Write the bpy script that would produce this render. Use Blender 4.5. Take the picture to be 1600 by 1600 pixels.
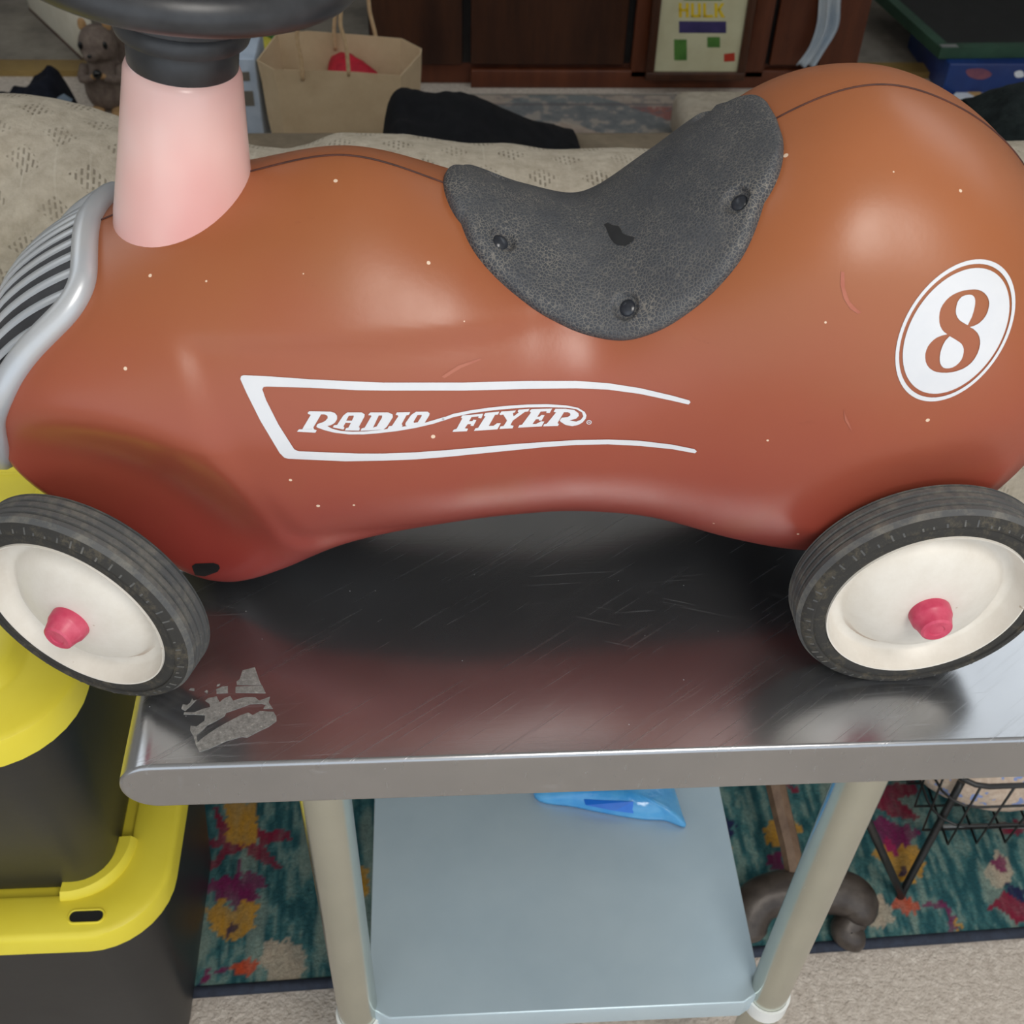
import bpy, bmesh, math, random
import numpy as np
from mathutils import Vector, Matrix
from mathutils.bvhtree import BVHTree
from mathutils.geometry import tessellate_polygon

random.seed(7)
PI = math.pi
SC = bpy.context.scene
COL = SC.collection
for _o in list(bpy.data.objects):
    bpy.data.objects.remove(_o)

# ------------------------------------------------------------------ camera, world, lights, exposure
FPX = 1847.83                                   # focal length in pixels of the 1600 px frame
CAM = np.array([0.0, 0.0, 1.46325])
MW = np.array([[0.99800291, -0.05636659, 0.02851296],
               [-0.01963726, -0.70586649, -0.70807265],
               [0.06003799, 0.70609865, -0.7055637]])   # camera right, down, forward in world axes
cam_data = bpy.data.cameras.new('camera')
cam_data.sensor_width = 36.0
cam_data.lens = FPX / 1600 * 36.0
cam_data.clip_start = 0.02
cam_data.clip_end = 60
cam_data.dof.use_dof = True
cam_data.dof.focus_distance = 0.70
cam_data.dof.aperture_fstop = 20.0
cam = bpy.data.objects.new('camera', cam_data)
COL.objects.link(cam)
_m = Matrix.Identity(4)
for _i in range(3):
    _m[_i][0] = MW[0][_i]; _m[_i][1] = -MW[1][_i]; _m[_i][2] = -MW[2][_i]; _m[_i][3] = CAM[_i]
cam.matrix_world = _m
SC.camera = cam

world = bpy.data.worlds.new('world')
SC.world = world
world.use_nodes = True
bg = world.node_tree.nodes['Background']
bg.inputs[0].default_value = (0.86, 0.93, 1.0, 1)
bg.inputs[1].default_value = 1.3

def area_light(name, loc, size, energy, color, aim=None):
    d = bpy.data.lights.new(name, 'AREA')
    d.shape = 'RECTANGLE'; d.size, d.size_y = size
    d.energy = energy; d.color = color
    o = bpy.data.objects.new(name, d); COL.objects.link(o)
    o.location = loc
    if aim is not None:
        o.rotation_euler = (Vector(aim) - Vector(loc)).to_track_quat('-Z', 'Y').to_euler()
    return o
LAMPS_AND_FILLS = [((0.45, -0.75, 2.43), (0.55, 1.15), 27), ((-1.75, 1.75, 2.43), (1.5, 1.6), 11), ((1.75, 1.75, 2.43), (1.5, 1.6), 11)]  # ceiling lamp first, then two unseen panels added and sized for table-top reflections
for _l, _s, _e in LAMPS_AND_FILLS:
    area_light('lamp_or_fill_light', (_l[0], _l[1], 2.425), _s, _e, (1.0, 0.955, 0.89) if _s[0] < 1 else (0.86, 0.94, 1.0))

vs = SC.view_settings
vs.view_transform = 'Standard'
vs.look = 'None'
vs.gamma = 1.0
vs.use_curve_mapping = False
vs.exposure = 0.0

# ------------------------------------------------------------------ helpers
def at(u, v, axis, val):
    d = np.array([(u - 800) / FPX, (v - 800) / FPX, 1.0]) @ MW
    return CAM + d * ((val - CAM[axis]) / d[axis])
def rayd(u, v):
    return Vector(np.array([(u - 800) / FPX, (v - 800) / FPX, 1.0]) @ MW).normalized()

def srgb(r, g, b):
    f = lambda c: (c / 255 / 12.92) if c / 255 <= 0.04045 else ((c / 255 + 0.055) / 1.055) ** 2.4
    return (f(r), f(g), f(b))

class NT:
    """small node-tree helper"""
    def __init__(self, name):
        self.m = bpy.data.materials.new(name)
        self.m.use_nodes = True
        self.t = self.m.node_tree
        self.b = self.t.nodes['Principled BSDF']
    def n(self, typ, **kw):
        o = self.t.nodes.new(typ)
        for k, v in kw.items():
            setattr(o, k, v)
        return o
    def put(self, sock, v):
        if hasattr(v, 'is_linked') or hasattr(v, 'links'):
            self.t.links.new(v, sock)
        elif isinstance(v, (tuple, list)) and len(v) == 3 and sock.type == 'RGBA':
            sock.default_value = (*v, 1)
        else:
            sock.default_value = v
    def math(self, op, a, b=0.0, c=None, clamp=False):
        o = self.n('ShaderNodeMath', operation=op, use_clamp=clamp)
        self.put(o.inputs[0], a); self.put(o.inputs[1], b)
        if c is not None:
            self.put(o.inputs[2], c)
        return o.outputs[0]
    def mix(self, f, a, b):
        o = self.n('ShaderNodeMix', data_type='RGBA')
        self.put(o.inputs[0], f); self.put(o.inputs[6], a); self.put(o.inputs[7], b)
        return o.outputs[2]
    def ramp(self, f, stops):
        o = self.n('ShaderNodeValToRGB')
        e = o.color_ramp.elements
        while len(e) < len(stops):
            e.new(0.5)
        for el, (p, c) in zip(e, stops):
            el.position = p
            el.color = (*c, 1) if isinstance(c, (tuple, list)) else (c, c, c, 1)
        self.put(o.inputs[0], f)
        return o.outputs[0]
    def coord(self, which='Object', scale=None):
        o = self.n('ShaderNodeTexCoord').outputs[which]
        if scale is not None:
            mp = self.n('ShaderNodeMapping')
            self.t.links.new(o, mp.inputs[0])
            mp.inputs[3].default_value = scale if isinstance(scale, (tuple, list)) else (scale,) * 3
            o = mp.outputs[0]
        return o
    def noise(self, scale, detail=3, rough=0.6, vec=None):
        o = self.n('ShaderNodeTexNoise')
        o.inputs['Scale'].default_value = scale
        o.inputs['Detail'].default_value = detail
        o.inputs['Roughness'].default_value = rough
        self.t.links.new(vec if vec is not None else self.coord(), o.inputs['Vector'])
        return o.outputs[0]
    def voronoi(self, scale, feature='F1', vec=None, out=0):
        o = self.n('ShaderNodeTexVoronoi', feature=feature)
        o.inputs['Scale'].default_value = scale
        self.t.links.new(vec if vec is not None else self.coord(), o.inputs['Vector'])
        return o.outputs[out]
    def bump(self, h, strength, dist=0.002):
        o = self.n('ShaderNodeBump')
        o.inputs['Strength'].default_value = strength
        o.inputs['Distance'].default_value = dist
        self.t.links.new(h, o.inputs['Height'])
        self.t.links.new(o.outputs[0], self.b.inputs['Normal'])
    def set(self, color=None, rough=None, metal=None, spec=None):
        if color is not None: self.put(self.b.inputs['Base Color'], color)
        if rough is not None: self.put(self.b.inputs['Roughness'], rough)
        if metal is not None: self.put(self.b.inputs['Metallic'], metal)
        if spec is not None: self.put(self.b.inputs['Specular IOR Level'], spec)
        return self.m

def plain(name, c1, c2=None, rough=0.5, metal=0.0, scale=20.0, bump=0.0, bscale=None, lo=0.4, hi=0.65, dist=0.002, spec=None):
    """two-tone procedural material: noise mixes c1 into c2"""
    t = NT(name)
    if c2 is None:
        c2 = tuple(x * 0.85 for x in c1)
    n = t.noise(scale, 4)
    t.set(t.ramp(n, [(lo, c1), (hi, c2)]), rough, metal, spec)
    if bump:
        t.bump(t.noise(bscale or scale * 4, 3), bump, dist)
    return t.m

def mesh_obj(name, verts, faces, mat=None, parent=None, smooth=35, loc=None):
    me = bpy.data.meshes.new(name)
    me.from_pydata([tuple(map(float, v)) for v in verts], [], [tuple(int(i) for i in f) for f in faces])
    me.update()
    if smooth:
        me.polygons.foreach_set('use_smooth', [True] * len(me.polygons))
        if smooth < 180:
            me.set_sharp_from_angle(angle=math.radians(smooth))
    o = bpy.data.objects.new(name, me)
    COL.objects.link(o)
    if mat is not None:
        me.materials.append(mat)
    if parent is not None:
        o.parent = parent
    if loc is not None:
        o.location = loc
    return o

def fix_normals(o):
    bm = bmesh.new(); bm.from_mesh(o.data)
    bmesh.ops.recalc_face_normals(bm, faces=bm.faces)
    bm.to_mesh(o.data); bm.free(); o.data.update()
    return o

def thing(name, label, cat, loc=(0, 0, 0), rotz=0.0, group=None):
    o = bpy.data.objects.new(name, None)
    o.empty_display_size = 0.05
    COL.objects.link(o)
    o.location = loc; o.rotation_euler = (0, 0, rotz)
    tag(o, label, cat, group)
    return o
def tag(o, label, cat=None, group=None, kind=None):
    o['label'] = label
    if cat: o['category'] = cat
    if group: o['group'] = group
    if kind: o['kind'] = kind
    return o
def struct(o, label):
    o['kind'] = 'structure'; o['label'] = label
    return o

class MB:
    def __init__(self):
        self.v = []; self.f = []
    def add(self, v, f):
        k = len(self.v)
        self.v += [tuple(p) for p in v]
        self.f += [tuple(i + k for i in q) for q in f]
        return self
    def grid(self, P, closed_u=False, closed_v=False, flip=False):
        P = np.asarray(P); nu, nv = P.shape[:2]
        idx = np.arange(nu * nv).reshape(nu, nv)
        F = []
        for i in range(nu if closed_u else nu - 1):
            a, b = idx[i], idx[(i + 1) % nu]
            for j in range(nv if closed_v else nv - 1):
                k = (j + 1) % nv
                q = (a[j], b[j], b[k], a[k])
                F.append(q[::-1] if flip else q)
        return self.add(P.reshape(-1, 3), F)
    def box(self, lo, hi):
        x0, y0, z0 = lo; x1, y1, z1 = hi
        return self.add([(x0, y0, z0), (x1, y0, z0), (x1, y1, z0), (x0, y1, z0), (x0, y0, z1), (x1, y0, z1), (x1, y1, z1), (x0, y1, z1)],
                        [(0, 3, 2, 1), (4, 5, 6, 7), (0, 1, 5, 4), (1, 2, 6, 5), (2, 3, 7, 6), (3, 0, 4, 7)])
    def build(self, name, mat=None, parent=None, smooth=35, loc=None, bevel=0.0, seg=2):
        o = mesh_obj(name, self.v, self.f, mat, parent, 0 if bevel else smooth, loc)
        if bevel:
            bm = bmesh.new(); bm.from_mesh(o.data)
            bmesh.ops.bevel(bm, geom=bm.edges[:], offset=bevel, segments=seg, affect='EDGES', profile=0.5)
            bm.to_mesh(o.data); bm.free()
            o.data.polygons.foreach_set('use_smooth', [True] * len(o.data.polygons))
            o.data.set_sharp_from_angle(angle=math.radians(50))
        return o

def box(name, lo, hi, mat, parent=None, bevel=0.004, seg=2):
    return MB().box(lo, hi).build(name, mat, parent, bevel=bevel, seg=seg)

def frames(path, closed=False):
    P = np.asarray(path, float); n = len(P)
    if closed:
        T = np.roll(P, -1, 0) - np.roll(P, 1, 0)
    else:
        T = np.gradient(P, axis=0)
    T /= np.linalg.norm(T, axis=1)[:, None] + 1e-12
    N = np.zeros_like(P)
    a = np.array([0, 0, 1.0]) if abs(T[0][2]) < 0.9 else np.array([1.0, 0, 0])
    N[0] = a - T[0] * (a @ T[0]); N[0] /= np.linalg.norm(N[0])
    for i in range(1, n):
        k = N[i - 1] - T[i] * (N[i - 1] @ T[i]); N[i] = k / (np.linalg.norm(k) + 1e-12)
    return P, T, N, np.cross(T, N)
def tube_grid(path, r, n=10, closed=False):
    P, T, N, B = frames(path, closed)
    r = np.broadcast_to(np.asarray(r, float), (len(P),))
    a = np.linspace(0, 2 * PI, n, endpoint=False)
    return P[:, None] + r[:, None, None] * (np.cos(a)[None, :, None] * N[:, None] + np.sin(a)[None, :, None] * B[:, None])
def tube(mb, path, r, n=10, closed=False):
    G = tube_grid(path, r, n, closed)
    mb.grid(G, closed_u=closed, closed_v=True, flip=False)
    if not closed:
        k = len(mb.v); m = G.shape[0]
        base = k - m * n
        mb.f.append(tuple(base + i for i in range(n)))
        mb.f.append(tuple(base + (m - 1) * n + i for i in reversed(range(n))))
    return mb
def smooth_path(pts, k=8, closed=False):
    P = np.asarray(pts, float); n = len(P); out = []
    for i in range(n if closed else n - 1):
        p0 = P[(i - 1) % n] if closed or i > 0 else 2 * P[0] - P[1]
        p1, p2 = P[i], P[(i + 1) % n]
        p3 = P[(i + 2) % n] if closed or i + 2 < n else 2 * P[-1] - P[-2]
        for s in np.linspace(0, 1, k, endpoint=False):
            out.append(0.5 * ((2 * p1) + (-p0 + p2) * s + (2 * p0 - 5 * p1 + 4 * p2 - p3) * s * s + (-p0 + 3 * p1 - 3 * p2 + p3) * s ** 3))
    if not closed:
        out.append(P[-1])
    return np.array(out)
def lathe(mb, prof, n=48, axis='y'):
    """revolve (radius, height) pairs about the axis; closed ends where radius is 0"""
    prof = np.asarray(prof, float)
    a = np.linspace(0, 2 * PI, n, endpoint=False)
    r, h = prof[:, :1], prof[:, 1:]
    X, Y = r * np.cos(a), r * np.sin(a); H = h + 0 * X
    G = {'z': np.stack([X, Y, H], 2), 'y': np.stack([X, H, Y], 2), 'x': np.stack([H, X, Y], 2)}[axis]
    mb.grid(G, closed_v=True)
    return mb
def hashn(ix, iy, s=0):
    h = np.sin(ix * 127.1 + iy * 311.7 + s * 74.7) * 43758.5453
    return h - np.floor(h)
def vnoise(x, y, s=0):
    ix, iy = np.floor(x), np.floor(y); fx, fy = x - ix, y - iy
    fx, fy = fx * fx * (3 - 2 * fx), fy * fy * (3 - 2 * fy)
    return (hashn(ix, iy, s) * (1 - fx) + hashn(ix + 1, iy, s) * fx) * (1 - fy) + (hashn(ix, iy + 1, s) * (1 - fx) + hashn(ix + 1, iy + 1, s) * fx) * fy
def fbm(x, y, s=0, o=4):
    return sum(vnoise(x * 2 ** k, y * 2 ** k, s + k) * 0.5 ** (k + 1) for k in range(o)) / (1 - 0.5 ** o)
def sstep(a, b, x):
    t = np.clip((x - a) / (b - a), 0, 1); return t * t * (3 - 2 * t)
def inpoly(x, y, poly):
    poly = np.asarray(poly); c = np.zeros(np.shape(x), bool); j = len(poly) - 1
    for i in range(len(poly)):
        xi, yi = poly[i]; xj, yj = poly[j]
        c ^= ((yi > y) != (yj > y)) & (x < (xj - xi) * (y - yi) / (yj - yi + 1e-15) + xi)
        j = i
    return c
def color_attr(o, cols):
    ca = o.data.color_attributes.new('print', 'FLOAT_COLOR', 'POINT')
    c = np.ones((len(o.data.vertices), 4), np.float32); c[:, :3] = cols
    ca.data.foreach_set('color', c.ravel())

# ------------------------------------------------------------------ materials
M = {}
M['carpet'] = (lambda t: (t.set(t.mix(t.math('MULTIPLY', t.voronoi(170), 0.9, clamp=True), t.ramp(t.noise(95, 3), [(0.3, srgb(176, 163, 150)), (0.7, srgb(236, 226, 214))]), srgb(206, 194, 182)), 0.95),
                          t.bump(t.noise(130, 3, 0.7), 0.9, 0.006), t.m)[2])(NT('beige_carpet'))
M['hall_floor'] = plain('grey_mottled_floor', srgb(112, 106, 98), srgb(150, 143, 132), 0.8, scale=7, lo=0.35, hi=0.68)
M['wall'] = plain('painted_wall', srgb(214, 210, 204), srgb(206, 202, 196), 0.8, scale=3)
M['ceiling'] = plain('white_ceiling', srgb(232, 232, 230), srgb(226, 226, 224), 0.9, scale=3)
M['trim'] = plain('varnished_trim', srgb(150, 124, 72), srgb(120, 96, 52), 0.45, scale=6)
def wood(name, a, b, rough=0.45, axis=(1, 1, 0.12), scale=16):
    t = NT(name)
    w = t.noise(scale, 5, 0.7, t.coord('Object', axis))
    t.set(t.ramp(w, [(0.3, a), (0.7, b)]), rough)
    t.bump(w, 0.15, 0.001)
    return t.m
M['dark_wood'] = wood('dark_brown_wood', srgb(50, 28, 18), srgb(82, 48, 30))
M['red_wood'] = wood('red_brown_wood', srgb(78, 38, 22), srgb(112, 60, 36))
M['black'] = plain('black_paint', (0.012, 0.012, 0.013), (0.02, 0.02, 0.02), 0.4)

def body_mat(name, fade=True):
    t = NT(name)
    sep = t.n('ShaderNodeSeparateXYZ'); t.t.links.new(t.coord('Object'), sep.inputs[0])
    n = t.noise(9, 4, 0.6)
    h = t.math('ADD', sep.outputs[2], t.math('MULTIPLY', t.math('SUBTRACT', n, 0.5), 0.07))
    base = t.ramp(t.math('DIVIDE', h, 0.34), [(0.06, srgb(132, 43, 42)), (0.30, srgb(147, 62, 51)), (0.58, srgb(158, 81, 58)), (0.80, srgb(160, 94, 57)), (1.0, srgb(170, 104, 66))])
    # sun-faded tan patch in the plastic on the hood
    p = t.noise(14, 2, 0.5)
    base = t.mix(t.math('MULTIPLY', t.ramp(p, [(0.58, 0.0), (0.75, 1.0)]), 0.22), base, srgb(150, 96, 58))
    # pale specks and scuffs
    v = t.voronoi(62)
    rnd = t.voronoi(62, out=1)
    sx = t.n('ShaderNodeSeparateXYZ'); t.t.links.new(rnd, sx.inputs[0])
    sp = t.math('MULTIPLY', t.math('LESS_THAN', v, t.math('MULTIPLY', sx.outputs[1], 0.085)), t.math('GREATER_THAN', sx.outputs[0], 0.62))
    base = t.mix(sp, base, srgb(232, 205, 180))
    sc = t.noise(30, 6, 0.8, t.coord('Object', (0.5, 1, 1.6)))
    base = t.mix(t.math('MULTIPLY', t.ramp(sc, [(0.66, 0.0), (0.74, 1.0)]), 0.22), base, srgb(120, 52, 40))
    t.set(base, t.ramp(t.noise(12, 4), [(0.3, 0.30), (0.7, 0.42)]), spec=0.5)
    t.bump(t.noise(260, 3), 0.05, 0.001)
    return t.m
M['body'] = body_mat('faded_red_plastic')
M['number_red'] = plain('sticker_red_print', srgb(170, 84, 64), srgb(164, 78, 60), 0.4, scale=30)
M['white_print'] = plain('white_sticker_print', srgb(224, 225, 229), srgb(214, 217, 223), 0.35, scale=40, lo=0.3, hi=0.8)
M['seam'] = plain('dark_seam', srgb(84, 44, 32), srgb(60, 32, 26), 0.6, scale=60)
def pink_mat():
    t = NT('faded_pink_plastic')
    n = t.noise(11, 3, 0.5, t.coord('Object', (1, 1, 0.6)))
    t.set(t.ramp(n, [(0.32, srgb(248, 218, 212)), (0.5, srgb(240, 194, 187)), (0.70, srgb(230, 168, 163))]), 0.24, spec=0.5)
    t.b.inputs['Subsurface Weight'].default_value = 0.08
    t.b.inputs['Subsurface Radius'].default_value = (0.01, 0.005, 0.004)
    return t.m
M['pink'] = pink_mat()
M['black_plastic'] = plain('black_soft_plastic', srgb(40, 41, 44), srgb(58, 59, 62), 0.38, scale=35, bump=0.08, bscale=120, dist=0.001)
def leather():
    t = NT('cracked_black_vinyl')
    v = t.voronoi(520, 'DISTANCE_TO_EDGE')
    w = t.noise(26, 4)
    crack = t.ramp(v, [(0.0, 1.0), (0.10, 0.0)])
    amt = t.math('MULTIPLY', crack, t.ramp(w, [(0.34, 0.15), (0.66, 0.85)]))
    base = t.ramp(t.noise(11, 3), [(0.35, srgb(58, 61, 67)), (0.7, srgb(80, 82, 86))])
    sep = t.n('ShaderNodeSeparateXYZ'); t.t.links.new(t.coord('Object'), sep.inputs[0])
    t.set(t.mix(amt, base, srgb(140, 134, 124)), t.ramp(w, [(0.3, 0.5), (0.7, 0.66)]), spec=0.4)
    t.bump(v, 0.5, 0.0012)
    return t.m
M['vinyl'] = leather()
M['vinyl_bare'] = plain('bare_dark_vinyl', srgb(26, 26, 28), srgb(34, 34, 36), 0.55, scale=80)
M['rivet'] = plain('black_rivet', srgb(40, 43, 50), srgb(54, 58, 66), 0.25, scale=60)
M['silver'] = (lambda t: (t.set(t.ramp(t.noise(30, 3), [(0.3, srgb(196, 198, 200)), (0.7, srgb(190, 195, 202))]), 0.34, 0.30), t.m)[1])(NT('worn_silver_plastic'))
M['grille_dark'] = plain('grille_dark', srgb(48, 48, 52), srgb(36, 36, 40), 0.5, scale=50)
def tyre_mat():
    t = NT('dusty_rubber')
    n = t.noise(60, 5, 0.75)
    n2 = t.noise(9, 3)
    dust = t.math('MULTIPLY', t.ramp(n, [(0.46, 0.0), (0.70, 1.0)]), t.ramp(n2, [(0.3, 0.2), (0.7, 0.7)]))
    t.set(t.mix(dust, t.ramp(n2, [(0.3, srgb(78, 80, 82)), (0.7, srgb(98, 98, 97))]), srgb(150, 144, 130)), 0.8, spec=0.3)
    t.bump(n, 0.35, 0.0012)
    return t.m
M['tyre'] = tyre_mat()
M['tyre_wall'] = (lambda t: (t.set(t.mix(t.math('MULTIPLY', t.ramp(t.noise(80, 5, 0.8), [(0.5, 0.0), (0.72, 1.0)]), 0.5), srgb(54, 53, 51), srgb(120, 110, 90)), 0.75, spec=0.3), t.bump(t.noise(120, 3), 0.2, 0.001), t.m)[2])(NT('rubber_sidewall'))
def rim_mat():
    t = NT('cream_white_rim')
    n = t.noise(34, 5, 0.75)
    sep = t.n('ShaderNodeSeparateXYZ'); t.t.links.new(t.coord('Object'), sep.inputs[0])
    # rust-coloured dirt that collected in the lower lip
    r2 = t.math('SQRT', t.math('ADD', t.math('POWER', sep.outputs[0], 2.0), t.math('POWER', sep.outputs[2], 2.0)))
    ring = t.math('LESS_THAN', t.math('ABSOLUTE', t.math('SUBTRACT', r2, 0.047)), t.math('MULTIPLY', n, 0.0032))
    low = t.ramp(t.math('MULTIPLY', sep.outputs[2], -20.0), [(0.40, 0.0), (0.75, 1.0)])
    d = t.math('MULTIPLY', t.math('MULTIPLY', ring, low), 0.55)
    base = t.ramp(n, [(0.3, srgb(228, 223, 214)), (0.72, srgb(216, 209, 198))])
    chips = t.ramp(t.noise(95, 2), [(0.74, 0.0), (0.76, 0.7)])
    t.set(t.mix(chips, t.mix(d, base, srgb(150, 112, 78)), srgb(170, 150, 126)), 0.4, spec=0.5)
    return t.m
M['rim'] = rim_mat()
M['cap'] = plain('faded_red_cap', srgb(196, 60, 92), srgb(214, 92, 116), 0.4, scale=60)
def steel(name, c1, c2, rough, metal=1.0, scr=0.5, ax=(0.25, 3, 3)):
    t = NT(name)
    s1 = t.noise(160, 4, 0.8, t.coord('Object', ax))
    sets = []
    for ang, off in ((0.62, 0.0), (-0.30, 3.7), (0.05, 8.1)):
        m1 = t.n('ShaderNodeMapping'); t.t.links.new(t.coord('Object'), m1.inputs[0]); m1.inputs[2].default_value = (0, 0, -ang); m1.inputs[1].default_value = (off, off, 0)
        m2 = t.n('ShaderNodeMapping'); t.t.links.new(m1.outputs[0], m2.inputs[0]); m2.inputs[3].default_value = (0.2, 8, 1)
        sets.append((t.noise(60, 2, 0.6, m2.outputs[0]), t.ramp(t.noise(9, 3, 0.6, m1.outputs[0]), [(0.48, 0.0), (0.66, 1.0)])))
    scratch = 0.0
    for nn_, wh in sets:
        scratch = t.math('MAXIMUM', t.math('MULTIPLY', t.ramp(nn_, [(0.66, 0.0), (0.70, 1.0)]), wh), scratch)
    s2 = sets[0][0]
    dust = t.math('LESS_THAN', t.voronoi(70), 0.028)
    n = t.noise(6, 4)
    t.set(t.ramp(n, [(0.3, c1), (0.7, c2)]), t.math('ADD', t.math('MULTIPLY', t.ramp(s2, [(0.55, 0.0), (0.75, 1.0)]), 0.10 * scr), t.math('ADD', t.math('MULTIPLY', n, 0.08), rough - 0.04)), t.math('SUBTRACT', metal, t.math('MULTIPLY', t.math('MAXIMUM', t.math('MULTIPLY', scratch, 0.22), dust), scr)))
    t.bump(t.math('ADD', s1, t.math('MULTIPLY', t.ramp(s2, [(0.62, 0.0), (0.70, 1.0)]), 1.5)), 0.06 * scr, 0.0006)
    return t.m
M['steel'] = steel('brushed_stainless', srgb(180, 181, 184), srgb(164, 166, 170), 0.22, 0.94, 0.8)
M['galv'] = steel('galvanised_sheet', srgb(196, 214, 224), srgb(180, 200, 212), 0.40, 0.45, 0.4, (3, 0.3, 3))
M['leg_steel'] = steel('galvanised_tube', srgb(214, 216, 206), srgb(196, 200, 190), 0.22, 0.95, 0.5, (3, 3, 0.2))
M['white_plastic'] = plain('white_plastic_foot', srgb(230, 232, 230), srgb(222, 224, 222), 0.4)
M['residue'] = (lambda t: (t.set(t.ramp(t.noise(420, 3, 0.8), [(0.3, srgb(112, 112, 110)), (0.62, srgb(150, 150, 147)), (0.75, srgb(196, 196, 190))]), 0.6, 0.1), t.bump(t.noise(380, 3, 0.7), 0.5, 0.0008), t.m)[2])(NT('sticky_residue'))
M['tote_black'] = plain('black_tote_plastic', srgb(34, 35, 37), srgb(44, 45, 46), 0.42, scale=5, bump=0.08, bscale=40, dist=0.002)
M['tote_yellow'] = plain('yellow_lid_plastic', srgb(238, 222, 70), srgb(232, 214, 60), 0.45, scale=8, bump=0.04, bscale=150, dist=0.001)
def cloth_mat(name, a, b, scale=40, rough=0.95, weave=400, bump=0.4):
    t = NT(name)
    t.set(t.ramp(t.noise(scale, 4), [(0.3, a), (0.7, b)]), rough, spec=0.2)
    t.bump(t.noise(weave, 3), bump, 0.002)
    return t.m
M['black_cloth'] = cloth_mat('black_cloth', srgb(15, 16, 20), srgb(24, 25, 29))
M['knit'] = cloth_mat('black_knit', srgb(16, 22, 24), srgb(34, 42, 42), 60, weave=150, bump=0.9)
M['navy_cloth'] = cloth_mat('navy_cloth', srgb(16, 18, 27), srgb(30, 33, 44))
M['denim'] = cloth_mat('grey_blue_lining', srgb(96, 110, 126), srgb(120, 134, 148))
def throw_mat():
    t = NT('taupe_quilted_throw')
    sep = t.n('ShaderNodeSeparateXYZ'); t.t.links.new(t.coord('UV'), sep.inputs[0])
    u, v = sep.outputs[0], sep.outputs[1]
    P = 0.062
    row = t.math('FLOOR', t.math('DIVIDE', v, P * 0.62))
    fy = t.math('SUBTRACT', t.math('FRACT', t.math('DIVIDE', v, P * 0.62)), 0.5)
    fx = t.math('SUBTRACT', t.math('FRACT', t.math('ADD', t.math('DIVIDE', u, P), t.math('MULTIPLY', t.math('MODULO', row, 2.0), 0.5))), 0.5)
    dia = t.math('LESS_THAN', t.math('ADD', t.math('ABSOLUTE', fx), t.math('MULTIPLY', t.math('ABSOLUTE', fy), 0.8)), 0.30)
    dash = t.math('LESS_THAN', t.math('FRACT', t.math('DIVIDE', u, 0.0052)), 0.42)
    brk = t.math('GREATER_THAN', t.math('FRACT', t.math('ADD', t.math('DIVIDE', v, 0.0095), t.math('MULTIPLY', t.math('FLOOR', t.math('DIVIDE', u, 0.0052)), 0.37))), 0.3)
    mask = t.math('MULTIPLY', t.math('MULTIPLY', dia, dash), brk)
    n = t.noise(25, 4)
    mask = t.math('MULTIPLY', mask, t.ramp(n, [(0.3, 0.25), (0.7, 0.75)]))
    base = t.ramp(t.noise(60, 5, 0.7), [(0.3, srgb(170, 159, 142)), (0.7, srgb(202, 192, 175))])
    stripe = t.math('LESS_THAN', t.math('FRACT', t.math('DIVIDE', u, 0.031)), 0.07)
    base = t.mix(t.math('MULTIPLY', stripe, t.ramp(n, [(0.45, 0.0), (0.6, 0.5)])), base, srgb(204, 196, 180))
    t.set(t.mix(mask, base, srgb(98, 88, 74)), 0.95, spec=0.2)
    t.bump(t.math('SUBTRACT', t.noise(300, 3), t.math('MULTIPLY', mask, 1.2)), 0.5, 0.003)
    return t.m
M['throw'] = throw_mat()
M['sofa'] = cloth_mat('taupe_sofa_fabric', srgb(120, 108, 92), srgb(140, 127, 108), 30)
M['kraft'] = (lambda t: (t.set(t.ramp(t.noise(14, 5, 0.7), [(0.3, srgb(212, 190, 156)), (0.7, srgb(198, 174, 140))]), 0.8), t.bump(t.noise(9, 3), 0.3, 0.01), t.m)[2])(NT('brown_kraft_paper'))
M['twine'] = plain('paper_twine', srgb(206, 178, 140), srgb(190, 160, 122), 0.8, scale=120)
M['red_cloth'] = plain('crimson_cloth', srgb(190, 22, 48), srgb(160, 14, 38), 0.7, scale=30)
def print_mat(name, rough=0.9, fibre=240, amount=0.5, bump=0.6):
    t = NT(name)
    a = t.n('ShaderNodeVertexColor', layer_name='print').outputs[0]
    t.set(t.mix(t.math('MULTIPLY', t.ramp(t.noise(fibre, 3, 0.8), [(0.35, 0.0), (0.75, 1.0)]), amount), a, (0.02, 0.03, 0.03)), rough, spec=0.2)
    t.bump(t.noise(fibre * 0.8, 3, 0.7), bump, 0.004)
    return t.m
M['rug_pile'] = print_mat('woven_rug_pile', amount=0.45)
M['far_rug'] = print_mat('faded_rug_pile', fibre=120, amount=0.12)
M['binding'] = plain('navy_rug_binding', srgb(44, 52, 68), srgb(34, 40, 54), 0.8, scale=90, bump=0.3, bscale=300)
def blue_film():
    t = NT('blue_plastic_film')
    t.set(t.ramp(t.noise(30, 3), [(0.3, srgb(60, 160, 236)), (0.7, srgb(104, 190, 246))]), 0.18, spec=0.6)
    t.b.inputs['Transmission Weight'].default_value = 0.15
    t.bump(t.noise(40, 3), 0.4, 0.004)
    return t.m
M['film'] = blue_film()
M['film_ink'] = plain('deep_blue_ink', srgb(30, 110, 214), srgb(44, 126, 226), 0.3)
M['iron'] = plain('brown_cast_iron', srgb(58, 50, 46), srgb(84, 76, 70), 0.42, 0.2, scale=30, bump=0.25, bscale=60, dist=0.003)
M['handle_wood'] = wood('worn_handle_wood', srgb(88, 66, 50), srgb(120, 96, 76), 0.6, (1, 1, 0.2), 40)
M['wire'] = plain('black_wire', srgb(24, 25, 26), srgb(34, 35, 36), 0.4)
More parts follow.
